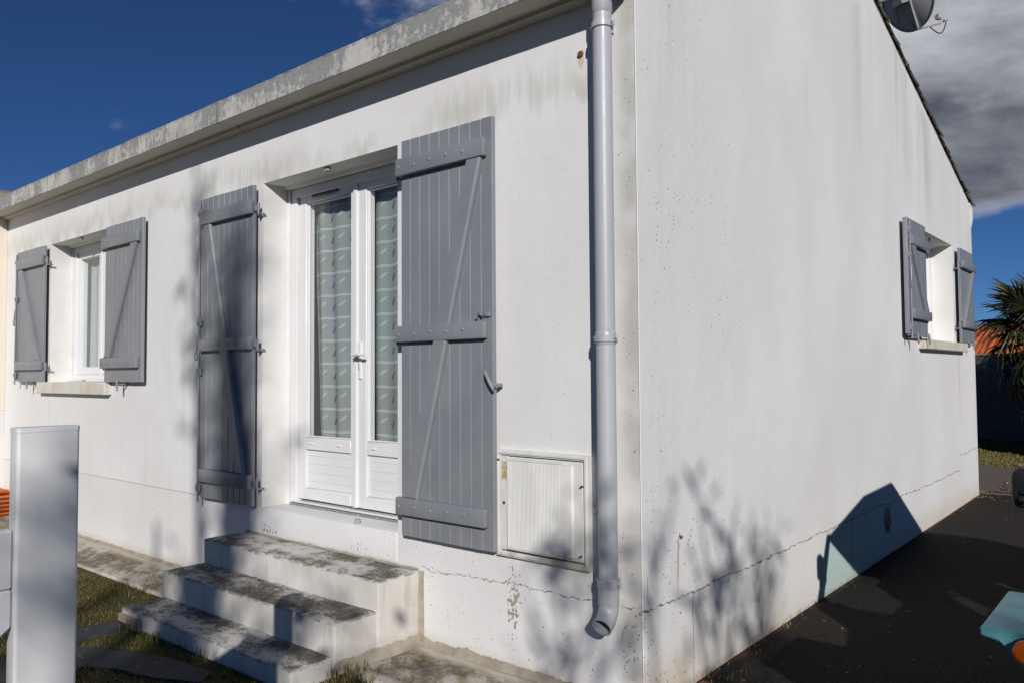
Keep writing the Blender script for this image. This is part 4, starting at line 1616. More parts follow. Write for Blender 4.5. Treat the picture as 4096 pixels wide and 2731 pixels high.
def text_mesh(txt, size, x, z, y, material, parent):
    cu = bpy.data.curves.new('print_text', 'FONT')
    cu.body = txt
    cu.size = size
    cu.align_x = 'CENTER'
    tmp = bpy.data.objects.new('tmp', cu)
    COL.objects.link(tmp)
    dg = bpy.context.evaluated_depsgraph_get()
    me = bpy.data.meshes.new_from_object(tmp.evaluated_get(dg))
    bpy.data.objects.remove(tmp)
    M = Matrix.Translation((x, y, z)) @ Matrix.Rotation(math.radians(90), 4, 'X')
    o_ = place('print', me, None, parent, M)
    me.materials.clear()
    me.materials.append(material)
    return o_


SX, YP = -0.7702, -0.0275
text_mesh('PROTECTION', 0.0068, SX, 0.5655, YP, M_INK, door)
text_mesh('CATHODIQUE', 0.0068, SX, 0.5585, YP, M_INK, door)
flat_poly('print', [(SX - 0.010, 0.536), (SX + 0.010, 0.536), (SX, 0.555)], YP, M_INK, door)
flat_poly('print', [(SX - 0.0073, 0.5375), (SX + 0.0073, 0.5375), (SX, 0.5515)], YP - 0.0003, M_YELL, door)
flat_poly('print', [(SX + 0.0012, 0.5485), (SX - 0.0022, 0.5430), (SX - 0.0002, 0.5430), (SX - 0.0010, 0.5385), (SX + 0.0024, 0.5445), (SX + 0.0004, 0.5445)], YP - 0.0006, M_INK, door)
flat_poly('print', [(SX - 0.016, 0.5165), (SX + 0.016, 0.5165), (SX + 0.016, 0.5325), (SX - 0.016, 0.5325)], YP, M_INK, door)
flat_poly('print', [(SX - 0.015, 0.5175), (SX + 0.015, 0.5175), (SX + 0.015, 0.5315), (SX - 0.015, 0.5315)], YP - 0.0003, M_YELL, door)
text_mesh('5401.', 0.0125, SX, 0.5202, YP - 0.0006, M_INK, door)
ringp = [(SX + 0.0085 * math.cos(a), 0.5825 + 0.0075 * math.sin(a)) for a in [k * 2 * math.pi / 24 for k in range(24)]]
flat_poly('print', ringp, YP, M_INK, door)
flat_poly('print', [(SX + 0.0073 * math.cos(a), 0.5825 + 0.0063 * math.sin(a)) for a in [k * 2 * math.pi / 24 for k in range(24)]], YP - 0.0003, M_STICK, door)
flat_poly('print', [(SX - 0.004, 0.5835), (SX - 0.001, 0.5835), (SX - 0.001, 0.586), (SX - 0.004, 0.586)], YP - 0.0006, M_INK, door)
flat_poly('print', [(SX - 0.003, 0.5912), (SX + 0.003, 0.5912), (SX, 0.5955)], YP, M_INK, door)

# ================================================================== white PVC fence post and panel
post = thing('fence_post', (-0.157, -2.34, GZ), 'tall white plastic fence post standing in the left foreground', 'post')
bm = bmesh.new()
add_box(bm, (-0.186, -2.402, GZ - 0.05), (-0.134, -2.272, 0.9105))
es = [e_ for e_ in bm.edges if abs(e_.verts[0].co.z - e_.verts[1].co.z) > 0.5]
bmesh.ops.bevel(bm, geom=es, offset=0.008, segments=5, affect='EDGES', profile=0.5)
place('post_body', bm_mesh(bm, 'post_body', 50), M_PVC, post)
bm = bmesh.new()
add_box(bm, (-0.1868, -2.4028, 0.9108), (-0.1332, -2.2712, 0.9215))
es = [e_ for e_ in bm.edges if abs(e_.verts[0].co.z - e_.verts[1].co.z) > 0.005]
bmesh.ops.bevel(bm, geom=es, offset=0.008, segments=5, affect='EDGES', profile=0.5)
bmesh.ops.bevel(bm, geom=[e_ for e_ in bm.edges if min(e_.verts[0].co.z, e_.verts[1].co.z) > 0.921], offset=0.0012, segments=2, affect='EDGES')
place('cap', bm_mesh(bm, 'cap', 50), M_PVC, post)
pan = thing('garden_gate', (-0.16, -2.7, GZ), 'white plastic gate panel with slanted lower board at the far left edge', 'gate')
prism('board', [(-3.30, 0.5685), (-2.4035, 0.5685), (-2.4035, 0.698), (-3.30, 0.698)], 0, -0.176, -0.148, M_PVC, pan, 0.004)
prism('board', [(-2.72, 0.30), (-2.62, 0.30), (-2.4035, 0.4855), (-2.4035, 0.5665), (-3.30, 0.5665), (-3.30, 0.30)], 0, -0.176, -0.148, M_PVC, pan, 0.004)
post2 = thing('fence_post', (-0.157, -2.62, GZ), 'shorter white plastic stile with sloped top beside the tall fence post', 'post')
prism('post_body', [(-2.66, GZ - 0.05), (-2.53, GZ - 0.05), (-2.53, 0.735), (-2.66, 0.80)], 0, -0.147, -0.118, M_PVC, post2, 0.004)

# ================================================================== neighbour's wall, roof and a stack of tiles at the far left
nb = thing('neighbour_house', (-9.5, -1.5, GZ), 'cream rendered wall of the adjoining house at the far left edge', 'house')
box('wall', (-11.0, -3.2, 0.672), (-8.092, -0.002, 3.02), M_CREAM, nb)
box('plinth', (-11.0, -3.2, -0.56), (-8.080, -0.001, 0.670), M_REVEAL, nb)
box('wall', (-11.0, 0.0, 2.95), (-8.30, 4.0, 3.06), M_CREAM, nb)
prism('roof', [(-8.22, 3.03), (-8.22, 3.10), (-11.2, 3.75), (-11.2, 3.68)], 1, -3.4, 6.0, M_STONE, nb)
bm = bmesh.new()
n = 18
top, bot = [], []
for k in range(n + 1):
    t = k / n
    z = 0.016 * math.sin(t * 4 * math.pi) + (0.012 if t > 0.9 else 0)
    top.append((-0.155 + 0.31 * t, z + 0.012))
    bot.append((-0.155 + 0.31 * t, z - 0.004))
add_prism(bm, top + bot[::-1], 1, -0.21, 0.21)
TILEM = bm_mesh(bm, 'stacked_roof_tile', 40)
for k in range(6):
    M = Matrix.Translation((-7.90 + random.uniform(-0.02, 0.02), -0.225 + random.uniform(-0.01, 0.012), -0.437 + 0.045 * k + 0.012)) @ Matrix.Rotation(random.uniform(-0.06, 0.06), 4, 'Z')
    o = place('stacked_roof_tile', TILEM, M_TILE, None, M)
    tag(o, 'orange clay roof tile in the small stack at the far left wall foot', 'roof tile', 'stacked spare roof tiles')

# ================================================================== slate slabs in the lawn
def slab(name, poly, zt, th, label, seed):
    bm = bmesh.new()
    pts = []
    for i in range(len(poly)):
        a, b_ = Vector(poly[i]), Vector(poly[(i + 1) % len(poly)])
        n_ = max(2, int((b_ - a).length / 0.05))
        for k in range(n_):
            p = a.lerp(b_, k / n_)
            w = mnoise.noise_vector(Vector((p.x * 9, p.y * 9, seed)))
            pts.append((p.x + w.x * 0.018, p.y + w.y * 0.018))
    t = [bm.verts.new((p[0], p[1], zt + 0.004 * mnoise.noise(Vector((p[0] * 5, p[1] * 5, seed))))) for p in pts]
    bt = [bm.verts.new((p[0] + 0.006, p[1] - 0.006, zt - th)) for p in pts]
    bm.faces.new(t)
    m = len(pts)
    for k in range(m):
        bm.faces.new((t[k], bt[k], bt[(k + 1) % m], t[(k + 1) % m]))
    bmesh.ops.triangulate(bm, faces=[f for f in bm.faces if len(f.verts) > 4])
    o = place(name, bm_mesh(bm, name), M_SLATE)
    tag(o, label, 'stone slab')
    return o


SLABS = [[(-3.42, -1.26), (-3.19, -1.02), (-3.17, -0.78), (-3.05, -0.82), (-3.0, -0.96), (-2.99, -1.18), (-3.20, -1.40)],
         [(-2.95, -1.24), (-2.55, -1.06), (-2.196, -0.957), (-1.94, -0.945), (-1.86, -1.04), (-2.116, -1.16), (-2.40, -1.24), (-2.62, -1.36), (-2.86, -1.47)],
         [(-3.10, -1.66), (-2.955, -1.50), (-2.80, -1.53), (-2.56, -1.63), (-2.60, -1.85), (-2.95, -1.90)]]
slab('slate_slab', SLABS[0], -0.452, 0.05, 'narrow dark slate edging at the chipped end of the lowest step', 1.0)
slab('slate_slab', SLABS[1], -0.455, 0.05, 'large dark slate slab lying in the shaded grass before the steps', 2.0)
slab('slate_slab', SLABS[2], -0.455, 0.05, 'dark slate slab half hidden behind the white fence post', 3.0)

# ================================================================== mint green open car on the driveway (faces the camera)
CG = -0.435
car = thing('car', (2.1, 1.3, CG), 'mint green utility car with orange indicator at the right edge', 'car')
CX0, CX1 = 1.352, 2.848
cxm = (CX0 + CX1) / 2
YF = -0.34


def mirror_pts(pts):
    return [(2 * cxm - x, z) for x, z in reversed(pts)]


# nose: front face polygon (x, z) extruded backwards under the bonnet
left = [(CX0, 0.281), (CX0, 0.257), (CX0 + 0.046, 0.249), (CX0 + 0.092, 0.201), (CX0 + 0.22, 0.07), (CX0 + 0.25, -0.10)]
front = left + [(2 * cxm - x, z) for x, z in reversed(left)]
bm = bmesh.new()
add_prism(bm, front, 1, YF, YF + 0.035)
bmesh.ops.recalc_face_normals(bm, faces=bm.faces)
bmesh.ops.bevel(bm, geom=list(bm.edges), offset=0.004, segments=2, affect='EDGES')
place('front_panel', bm_mesh(bm, 'front_panel', 40), M_CAR, car)
for s in (0, 1):
    mx = (lambda x: x) if s == 0 else (lambda x: 2 * cxm - x)
    # flat fender shelf
    bm = bmesh.new()
    a, c = sorted((mx(CX0 + 0.0005), mx(CX0 + 0.40)))
    add_box(bm, (a, YF + 0.03, 0.262), (c, 0.165, 0.2795), 0.004, 2)
    place('fender', bm_mesh(bm, 'fender', 40), M_CAR, car)
    # inner wheel arch and side
    bm = bmesh.new()
    poly = [(0.165, 0.262), (YF + 0.03, 0.262), (YF + 0.03, 0.20), (0.0, 0.20), (0.165, 0.12)]
    a, c = sorted((mx(CX0 + 0.006), mx(CX0 + 0.024)))
    poly2 = [(0.165, 0.2615), (YF + 0.036, 0.2615), (YF + 0.036, 0.252), (0.10, 0.252), (0.165, 0.16)]
    add_prism(bm, poly2, 0, a, c)
    place('fender_lip', bm_mesh(bm, 'fender_lip'), M_CAR, car)
    # body side behind the fender
    bm = bmesh.new()
    side = [(0.62, 0.34), (0.62, -0.20), (1.85, -0.20), (1.95, 0.06), (2.42, 0.08), (2.62, -0.05), (2.92, -0.08), (2.95, 0.30), (1.5, 0.30), (1.42, 0.14), (0.95, 0.14), (0.85, 0.34)]
    a, c = sorted((mx(CX0 + 0.05), mx(CX0 + 0.075)))
    add_prism(bm, side, 0, a, c)
    bmesh.ops.recalc_face_normals(bm, faces=bm.faces)
    place('body_side', bm_mesh(bm, 'body_side'), M_CAR, car)
    # lamps
    ix = mx(CX0 + 0.118)
    bm = bmesh.new()
    add_tube(bm, [(ix, YF + 0.002, 0.236), (ix, YF - 0.010, 0.236), (ix, YF - 0.014, 0.236)], [0.036, 0.036, 0.034], 32)
    ind = place('indicator', bm_mesh(bm, 'indicator', 40), M_RUBBER, car)
    bm = bmesh.new()
    add_tube(bm, [(ix, YF - 0.013, 0.236), (ix, YF - 0.030, 0.236), (ix, YF - 0.036, 0.236), (ix, YF - 0.038, 0.236)], [0.0335, 0.0335, 0.029, 0.018], 32)
    place('lens', bm_mesh(bm, 'lens', 50), M_AMBER, ind)
    hx = mx(CX0 + 0.37)
    bm = bmesh.new()
    add_tube(bm, [(hx, YF + 0.01, 0.10), (hx, YF - 0.05, 0.10), (hx, YF - 0.055, 0.10)], [0.098, 0.098, 0.09], 32)
    hl = place('headlight', bm_mesh(bm, 'headlight', 40), M_STEEL, car)
    bm = bmesh.new()
    add_tube(bm, [(hx, YF - 0.05, 0.10), (hx, YF - 0.062, 0.10), (hx, YF - 0.070, 0.10)], [0.088, 0.07, 0.02], 32)
    place('lens', bm_mesh(bm, 'lens', 60), M_LENS, hl)
    # wheels
    for wy in (0.02, 2.27):
        wx = mx(CX0 + 0.20)
        bm = bmesh.new()
        rr = 0.275
        ring = []
        profw = [(-0.06, 0.19), (-0.066, 0.235), (-0.05, rr), (0.05, rr), (0.066, 0.235), (0.06, 0.19)]
        for k in range(36):
            t = 2 * math.pi * k / 36
            ring.append([bm.verts.new((wx + px_, wy + math.cos(t) * pr, CG + rr + math.sin(t) * pr)) for px_, pr in profw])
        for k in range(36):
            for j in range(len(profw)):
                j2 = (j + 1) % len(profw)
                bm.faces.new((ring[k][j], ring[k][j2], ring[(k + 1) % 36][j2], ring[(k + 1) % 36][j]))
        wheel = place('wheel', bm_mesh(bm, 'wheel', 40), M_RUBBER, car)
        tube('rim', [(wx - 0.05, wy, CG + rr), (wx - 0.03, wy, CG + rr), (wx + 0.03, wy, CG + rr), (wx + 0.05, wy, CG + rr)], [0.15, 0.189, 0.189, 0.15], M_STEEL, wheel, n=28)
# bonnet, floor, tail
bm = bmesh.new()
prof = [(1.72, 0.262), (1.78, 0.36), (2.1, 0.385), (2.42, 0.36), (2.48, 0.262)]
v0 = [bm.verts.new((x, YF + 0.036, 0.262 + (z - 0.262) * 0.55)) for x, z in prof]
v1 = [bm.verts.new((x + (x - cxm) * 0.45, 0.66, z + 0.05)) for x, z in prof]
for k in range(4):
    bm.faces.new((v0[k], v0[k + 1], v1[k + 1], v1[k]))
bm.faces.new(v0[::-1]); bm.faces.new(v1)
place('bonnet', bm_mesh(bm, 'bonnet', 30), M_CAR, car)
box('scuttle', (CX0 + 0.055, 0.585, 0.16), (CX1 - 0.055, 0.66, 0.385), M_CAR, car, 0.01, 2)
box('floor', (CX0 + 0.10, 0.0, -0.22), (CX1 - 0.10, 2.9, -0.16), M_RUBBER, car, 0.01)
box('tailgate', (CX0 + 0.06, 2.88, -0.05), (CX1 - 0.06, 2.92, 0.40), M_CAR, car, 0.01)
box('bumper', (CX0 + 0.16, YF - 0.10, -0.10), (CX1 - 0.16, YF - 0.045, -0.03), M_STEEL, car, 0.015, 3)
box('grille', (cxm - 0.22, YF - 0.008, 0.03), (cxm + 0.22, YF + 0.004, 0.17), M_RUBBER, car, 0.004)
# windscreen frame and tinted glass
PXL, PXR = 1.425, 2 * cxm - 1.425
yb, zb_, yt, zt = 0.63, 0.385, 0.905, 0.79
bm = bmesh.new()
add_tube(bm, [(PXL, yb, zb_ - 0.2), (PXL, yt, zt), ], [0.045, 0.026], 10)
add_tube(bm, [(PXR, yb, zb_ - 0.2), (PXR, yt, zt)], [0.045, 0.026], 10)
add_tube(bm, [(PXL, yt, zt), (PXR, yt, zt)], 0.022, 10)
add_tube(bm, [(PXL, yb, zb_ + 0.02), (PXR, yb, zb_ + 0.02)], 0.02, 10)
place('windscreen_frame', bm_mesh(bm, 'windscreen_frame', 50), M_RUBBER, car)
sheet('windscreen', [(PXL, yb, zb_), (PXR, yb, zb_), (PXR, yt, zt), (PXL, yt, zt)], [(0, 1, 2, 3)], M_TINT, car)
# canvas top: rising from the screen rail, level, then down at the rear, open at the front sides
top = [(0.905, 0.80), (1.68, 0.975), (2.40, 0.996), (2.46, 0.96), (2.90, 0.38)]
bm = bmesh.new()
rows = []
for y, z in top:
    rows.append([bm.verts.new((PXL - 0.004, y, z - 0.012)), bm.verts.new((PXL + 0.06, y, z)), bm.verts.new((PXR - 0.06, y, z)), bm.verts.new((PXR + 0.004, y, z - 0.012))])
for i in range(len(rows) - 1):
    for k in range(3):
        bm.faces.new((rows[i][k], rows[i + 1][k], rows[i + 1][k + 1], rows[i][k + 1]))
for s in (PXL - 0.004, PXR + 0.004):
    pts = [bm.verts.new((s, y, z)) for y, z in ((1.66, 0.955), (2.40, 0.983), (2.45, 0.945), (2.88, 0.37), (1.60, 0.30))]
    bm.faces.new(pts)
place('canvas_top', bm_mesh(bm, 'canvas_top', 20), M_CANVAS, car)
for sx in (1.62, 2.25):
    box('seat', (sx, 1.35, -0.10), (sx + 0.40, 1.85, 0.02), M_CANVAS, car, 0.03, 3)
    box('seat_back', (sx + 0.01, 1.84, -0.02), (sx + 0.39, 1.95, 0.52), M_CANVAS, car, 0.03, 3)
bm = bmesh.new()
pts = [(2.35 + 0.18 * math.cos(a), 1.06 + 0.05 * math.sin(a), 0.40 + 0.17 * math.sin(a)) for a in [k * 2 * math.pi / 24 for k in range(25)]]
add_tube(bm, pts, 0.012, 8)
add_tube(bm, [(2.35, 1.06, 0.40), (2.35, 0.66, 0.30)], 0.016, 8)
place('steering_wheel', bm_mesh(bm, 'steering_wheel', 50), M_RUBBER, car)
# door mirrors on arms
for s in (0, 1):
    mx = (lambda x: x) if s == 0 else (lambda x: 2 * cxm - x)
    bm = bmesh.new()
    cx_, cy_, cz_ = mx(1.338), 0.85, 0.547
    n, rows = 28, []
    for (sc, yy) in ((0.70, -0.034), (0.90, -0.028), (0.98, -0.016), (1.0, 0.0), (1.0, 0.020), (0.96, 0.026)):
        row = []
        for k in range(n):
            t = 2 * math.pi * k / n
            ex = 0.42
            px_ = math.copysign(abs(math.cos(t)) ** ex, math.cos(t)) * 0.066 * sc
            pz_ = math.copysign(abs(math.sin(t)) ** ex, math.sin(t)) * 0.083 * sc
            row.append(bm.verts.new((cx_ + px_, cy_ + yy, cz_ + pz_)))
        rows.append(row)
    for i in range(len(rows) - 1):
        for k in range(n):
            bm.faces.new((rows[i][k], rows[i][(k + 1) % n], rows[i + 1][(k + 1) % n], rows[i + 1][k]))
    bm.faces.new(rows[0][::-1]); bm.faces.new(rows[-1])
    mir = place('mirror', bm_mesh(bm, 'mirror', 35), M_RUBBER, car)
    bm = bmesh.new()
    bx_ = mx(1.318)
    add_tube(bm, [(bx_, cy_ - 0.03, cz_ - 0.042), (bx_, cy_ - 0.052, cz_ - 0.042), (bx_, cy_ - 0.060, cz_ - 0.042)], [0.016, 0.015, 0.006], 14)
    add_box(bm, (min(bx_ - 0.01, mx(1.40)), cy_ - 0.047, cz_ - 0.022), (max(bx_ + 0.01, mx(1.40)), cy_ - 0.030, cz_ - 0.006), 0.004)
    add_tube(bm, [(mx(1.36), cy_ - 0.035, cz_ - 0.030), (mx(1.425), 0.72, 0.51)], 0.009, 8)
    place('mirror_arm', bm_mesh(bm, 'mirror_arm', 50), M_RUBBER, mir)

# ================================================================== satellite dish on a mast above the gable verge
dish = thing('satellite_dish', (-0.2, 5.05, 3.60), 'grey satellite dish seen from behind above the sloping roof edge', 'satellite dish')
DA = Vector((math.cos(math.radians(57)) * math.cos(math.radians(20)), math.sin(math.radians(57)) * math.cos(math.radians(20)), math.sin(math.radians(20))))
DC = Vector((-0.12, 5.12, 4.64))
upv = Vector((0, 0, 1))
DX = upv.cross(DA).normalized()
DY = DA.cross(DX).normalized()
DMt = Matrix(((DX.x, DY.x, DA.x, DC.x), (DX.y, DY.y, DA.y, DC.y), (DX.z, DY.z, DA.z, DC.z), (0, 0, 0, 1))) @ Matrix.Scale(0.87, 4)
bm = bmesh.new()
rows = []
for r in range(9):
    t = r / 8
    row = [bm.verts.new((0.355 * t * math.cos(k * 2 * math.pi / 40), 0.40 * t * math.sin(k * 2 * math.pi / 40), 0.085 * t * t)) for k in range(40)]
    rows.append(row)
for r in range(8):
    for k in range(40):
        if r == 0:
            if k == 0:
                pass
            bm.faces.new((rows[0][0], rows[1][k], rows[1][(k + 1) % 40])) if False else None
        else:
            bm.faces.new((rows[r][k], rows[r][(k + 1) % 40], rows[r + 1][(k + 1) % 40], rows[r + 1][k]))
bm.faces.new(rows[1])
for v in rows[0]:
    bm.verts.remove(v)
rl = [bm.verts.new((v.co.x * 1.012, v.co.y * 1.012, v.co.z - 0.018)) for v in rows[8]]
for k in range(40):
    bm.faces.new((rows[8][k], rows[8][(k + 1) % 40], rl[(k + 1) % 40], rl[k]))
place('reflector', bm_mesh(bm, 'reflector', 60), M_DISH, dish, DMt)
bm = bmesh.new()
for a0, a1 in (((-0.10, 0.05), (-0.03, -0.385)), ((0.10, 0.05), (0.03, -0.385)), ((-0.10, 0.05), (0.10, 0.05)), ((0.10, 0.0), (0.20, -0.25))):
    p0 = Vector((a0[0], a0[1], -0.012)); p1 = Vector((a1[0], a1[1], 0.055))
    add_tube(bm, [p0, p1], 0.014, 4)
place('back_rib', bm_mesh(bm, 'back_rib'), M_DISH, dish, DMt)
bm = bmesh.new()
add_tube(bm, [(0, -0.39, 0.06), (0, -0.40, 0.40), (0, -0.37, 0.46)], [0.018, 0.016, 0.016], 6)
arm = place('feed_arm', bm_mesh(bm, 'feed_arm', 30), M_DISH, dish, DMt)
bm = bmesh.new()
add_tube(bm, [(0, -0.34, 0.42), (0, -0.325, 0.395), (0, -0.32, 0.385)], [0.032, 0.034, 0.030], 18)
add_tube(bm, [(0, -0.345, 0.425), (0, -0.37, 0.47)], [0.018, 0.018], 12)
add_box(bm, (-0.024, -0.40, 0.455), (0.024, -0.345, 0.515), 0.006)
place('receiver_head', bm_mesh(bm, 'receiver_head', 40), M_DISH, dish, DMt)
bm = bmesh.new()
pts = []
for k in range(13):
    t = k / 12
    pts.append((0.0, -0.41 - 0.10 * math.sin(t * math.pi) , 0.49 - 0.24 * t))
add_tube(bm, pts, 0.006, 6)
place('cable', bm_mesh(bm, 'cable', 60), M_RUBBER, dish, DMt)
bm = bmesh.new()
add_tube(bm, [(-0.15, 5.07, 4.63), (-0.55, 5.0, 4.60), (-0.95, 4.95, 4.55), (-0.95, 4.95, 3.55)], 0.022, 14)
place('mast', bm_mesh(bm, 'mast', 40), M_STEEL, dish)
bm = bmesh.new()
add_box(bm, (-0.07, -0.09, -0.10), (0.07, 0.09, -0.004), 0.006)
place('clamp', bm_mesh(bm, 'clamp'), M_STEEL, dish, DMt)

# ================================================================== behind the house: block wall, far house, palm, added shade hedge
bw = thing('block_wall', (0, 16.1, -0.42), 'grey concrete block garden wall in deep shade behind the lawn', 'wall')
BH, BL = 0.195, 0.495
bm = bmesh.new()
add_box(bm, (-BL / 2 + 0.005, 0, 0.005), (BL / 2 - 0.005, 0.15, BH - 0.005), 0.006)
BM = bm_mesh(bm, 'block')
box('mortar_core', (-5.2, 16.03, -0.5), (5.2, 16.14, -0.42 + BH * 9), M_MORTAR, bw)
for r in range(9):
    for k in range(-6, 7):
        x = k * BL + (BL / 2 if r % 2 else 0)
        place('block', BM, M_BLOCK, bw, Matrix.Translation((x, 16.0 + random.uniform(-0.003, 0.003), -0.42 + r * BH)))
box('coping', (-5.2, 15.96, -0.42 + BH * 9 + 0.001), (5.2, 16.2, -0.42 + BH * 9 + 0.05), M_BLOCK, bw, 0.01)

fh = thing('far_house', (-4.5, 45, GZ), 'distant low house with orange clay tiled roof behind the palm', 'house')
EZ, RZ, Y0, Y1 = 1.86, 3.40, 42.0, 46.6
box('wall', (-9.5, 42.5, -0.5), (0.0, 50.0, 1.82), M_WHITEWALL, fh)
froof = prism('roof', [(Y0, EZ - 0.06), (Y1, RZ - 0.06), (51.2, EZ - 0.06), (51.2, EZ - 0.14), (Y1, RZ - 0.16), (Y0, EZ - 0.14)], 0, -9.6, 0.2, M_TILE, fh)
box('gutter', (-9.6, 41.86, EZ - 0.14), (0.2, 41.99, EZ - 0.03), M_PVC, fh, 0.02, 2)
sl = Vector((0, Y1 - Y0, RZ - EZ))
SLN = sl.length
sl.normalize()
nn = Vector((0, -sl.z, sl.y))
bm = bmesh.new()
n = 12
tp, bt = [], []
for k in range(n + 1):
    t = k / n
    z = 0.055 * abs(math.sin(t * math.pi)) if t < 0.62 else 0.055 * abs(math.sin(0.62 * math.pi)) * (1 - (t - 0.62) / 0.38) - 0.01
    tp.append((-0.13 + 0.27 * t, z + 0.02))
    bt.append((-0.13 + 0.27 * t, z))
add_prism(bm, tp + bt[::-1], 1, 0.0, 0.40)
FT = bm_mesh(bm, 'roof_tile', 40)
rot = Matrix(((1, 0, 0, 0), (0, sl.y, nn.y, 0), (0, sl.z, nn.z, 0), (0, 0, 0, 1)))
nrow = int(SLN / 0.345)
for r in range(nrow):
    for c in range(21):
        x = -6.9 + c * 0.265
        p = Vector((x, Y0 - 0.05, EZ - 0.045)) + sl * (r * 0.345) + nn * (0.012 * (r % 2))
        place('roof_tile', FT, M_TILE, froof, Matrix.Translation(p) @ rot @ Matrix.Rotation(0.03, 4, 'X') @ Matrix.Rotation(random.uniform(-0.012, 0.012), 4, 'Z'))
tube('ridge', [(-9.6, Y1, RZ - 0.02), (0.2, Y1, RZ - 0.02)], 0.13, M_TILE, froof, n=10)

# fan palm
palm = thing('palm_tree', (0.17, 12.4, -0.42), 'fan palm with drooping green fronds behind the rear corner of the house', 'palm tree')
PC = Vector((0.14, 12.4, 1.58))
bm = bmesh.new()
pts = [(0.17, 12.4, -0.45), (0.18, 12.39, 0.3), (0.16, 12.4, 0.95), (0.14, 12.4, 1.56)]
add_tube(bm, pts, [0.17, 0.16, 0.17, 0.12], 14)
for k in range(150):
    z = -0.35 + 1.85 * k / 150
    a = k * 2.4
    p = Vector((0.17 + math.cos(a) * 0.15, 12.4 + math.sin(a) * 0.15, z))
    d = Vector((math.cos(a), math.sin(a), 0.9)).normalized()
    add_tube(bm, [p, p + d * 0.10], [0.03, 0.006], 4, cap=False)
place('trunk', bm_mesh(bm, 'trunk'), M_BARK, palm)


def fan_mesh(seed, rad, nseg, droop):
    rnd = random.Random(seed)
    vs, fs = [], []

    def quadstrip(c, w):
        i0 = len(vs)
        for (p, ww, side) in c:
            vs.append(tuple(p - side * ww))
            vs.append(tuple(p + side * ww))
        for k in range(len(c) - 1):
            a = i0 + 2 * k
            fs.append((a, a + 1, a + 3, a + 2))
    L = 0.55
    # petiole along +x
    pet = []
    for k in range(5):
        t = k / 4
        pet.append((Vector((L * t, 0, -0.05 * t * t)), 0.012 - 0.004 * t, Vector((0, 1, 0))))
    quadstrip(pet, 1)
    pet2 = [(p, w, Vector((0, 0, 1))) for p, w, _ in pet]
    quadstrip(pet2, 1)
    hub = Vector((L, 0, -0.05))
    for k in range(nseg):
        a = math.radians(-140 + 280 * k / (nseg - 1)) + rnd.uniform(-0.03, 0.03)
        d = Vector((math.cos(a), math.sin(a), 0))
        l = rad * (0.80 + 0.2 * math.cos(a * 0.6)) * rnd.uniform(0.9, 1.05)
        side0 = Vector((-d.y, d.x, 0.45 * (1 if k % 2 else -1))).normalized()
        st = []
        dr = droop * rnd.uniform(0.5, 1.6)
        for s in range(6):
            t = s / 5
            w = 0.026 * (0.35 + 1.1 * t) if t < 0.5 else 0.026 * 0.9 * (1 - t) * 2 + 0.0015
            z = 0.04 * t - dr * t ** 3 * rad + 0.10 * abs(math.sin(a)) * t
            st.append((hub + d * (l * t * (1 - 0.12 * dr * t)) + Vector((0, 0, z)), w, side0))
        quadstrip(st, 1)
    me = bpy.data.meshes.new('frond')
    me.from_pydata(vs, [], fs)
    me.update()
    me.materials.append(M_FROND)
    return me


fans = [fan_mesh(1, 0.52, 34, 0.25), fan_mesh(2, 0.56, 36, 0.55), fan_mesh(3, 0.50, 32, 0.95)]
rp = random.Random(5)
for k in range(46):
    az = k * 2.399 + rp.uniform(-0.2, 0.2)
    el = math.radians(80 - 150 * (k / 45) ** 0.85 + rp.uniform(-8, 8))
    v = 0 if el > 0.5 else (1 if el > -0.35 else 2)
    M = Matrix.Translation(PC + Vector((0, 0, 0.12 * math.sin(el)))) @ Matrix.Rotation(az, 4, 'Z') @ Matrix.Rotation(-el, 4, 'Y') @ Matrix.Rotation(rp.uniform(-0.4, 0.4), 4, 'X') @ Matrix.Scale(rp.uniform(0.92, 1.14), 4)
    place('frond', fans[v], M_FROND, palm, M)


def leaf_cloud(n, sampler, size, rnd, aspect=0.45):
    vs, fs = [], []
    for _ in range(n):
        p = sampler()
        d = Vector((rnd.gauss(0, 1), rnd.gauss(0, 1), rnd.gauss(0, 0.8))).normalized()
        q = d.cross(Vector((rnd.gauss(0, 1), rnd.gauss(0, 1), rnd.gauss(0, 1)))).normalized()
        s = size * rnd.uniform(0.6, 1.3)
        i = len(vs)
        vs += [tuple(p), tuple(p + d * s * 0.5 + q * s * aspect * 0.5), tuple(p + d * s), tuple(p + d * s * 0.5 - q * s * aspect * 0.5)]
        fs.append((i, i + 1, i + 2, i + 3))
    return vs, fs


# unseen evergreen hedge, added to block sun from the rear lawn and wall
hd = thing('rear_shade_hedge', (6.0, 12.5, -0.45), 'unseen evergreen hedge added to shade the rear lawn and garden wall', 'hedge')
rh = random.Random(9)


def hs():
    y = rh.uniform(7.7, 18.0)
    f = rh.random()
    if f < 0.45:
        return Vector((4.6 + rh.gauss(0, 0.06) + 0.1 * mnoise.noise(Vector((y, 0, 1))), y, rh.uniform(-0.4, 4.9)))
    if f < 0.7:
        return Vector((rh.uniform(4.6, 6.6), 7.72 + rh.gauss(0, 0.06), rh.uniform(-0.4, 4.9)))
    return Vector((rh.uniform(4.6, 6.6), y, 4.9 + rh.gauss(0, 0.08)))


vs, fs = leaf_cloud(26000, hs, 0.13, rh)
sheet('foliage', vs, fs, M_HEDGE, hd)
box('sun_block_core', (4.72, 7.85, -0.45), (6.5, 17.9, 4.75), M_HEDGE, hd)  # opaque box inside the added hedge, stops sunlight passing between the leaves

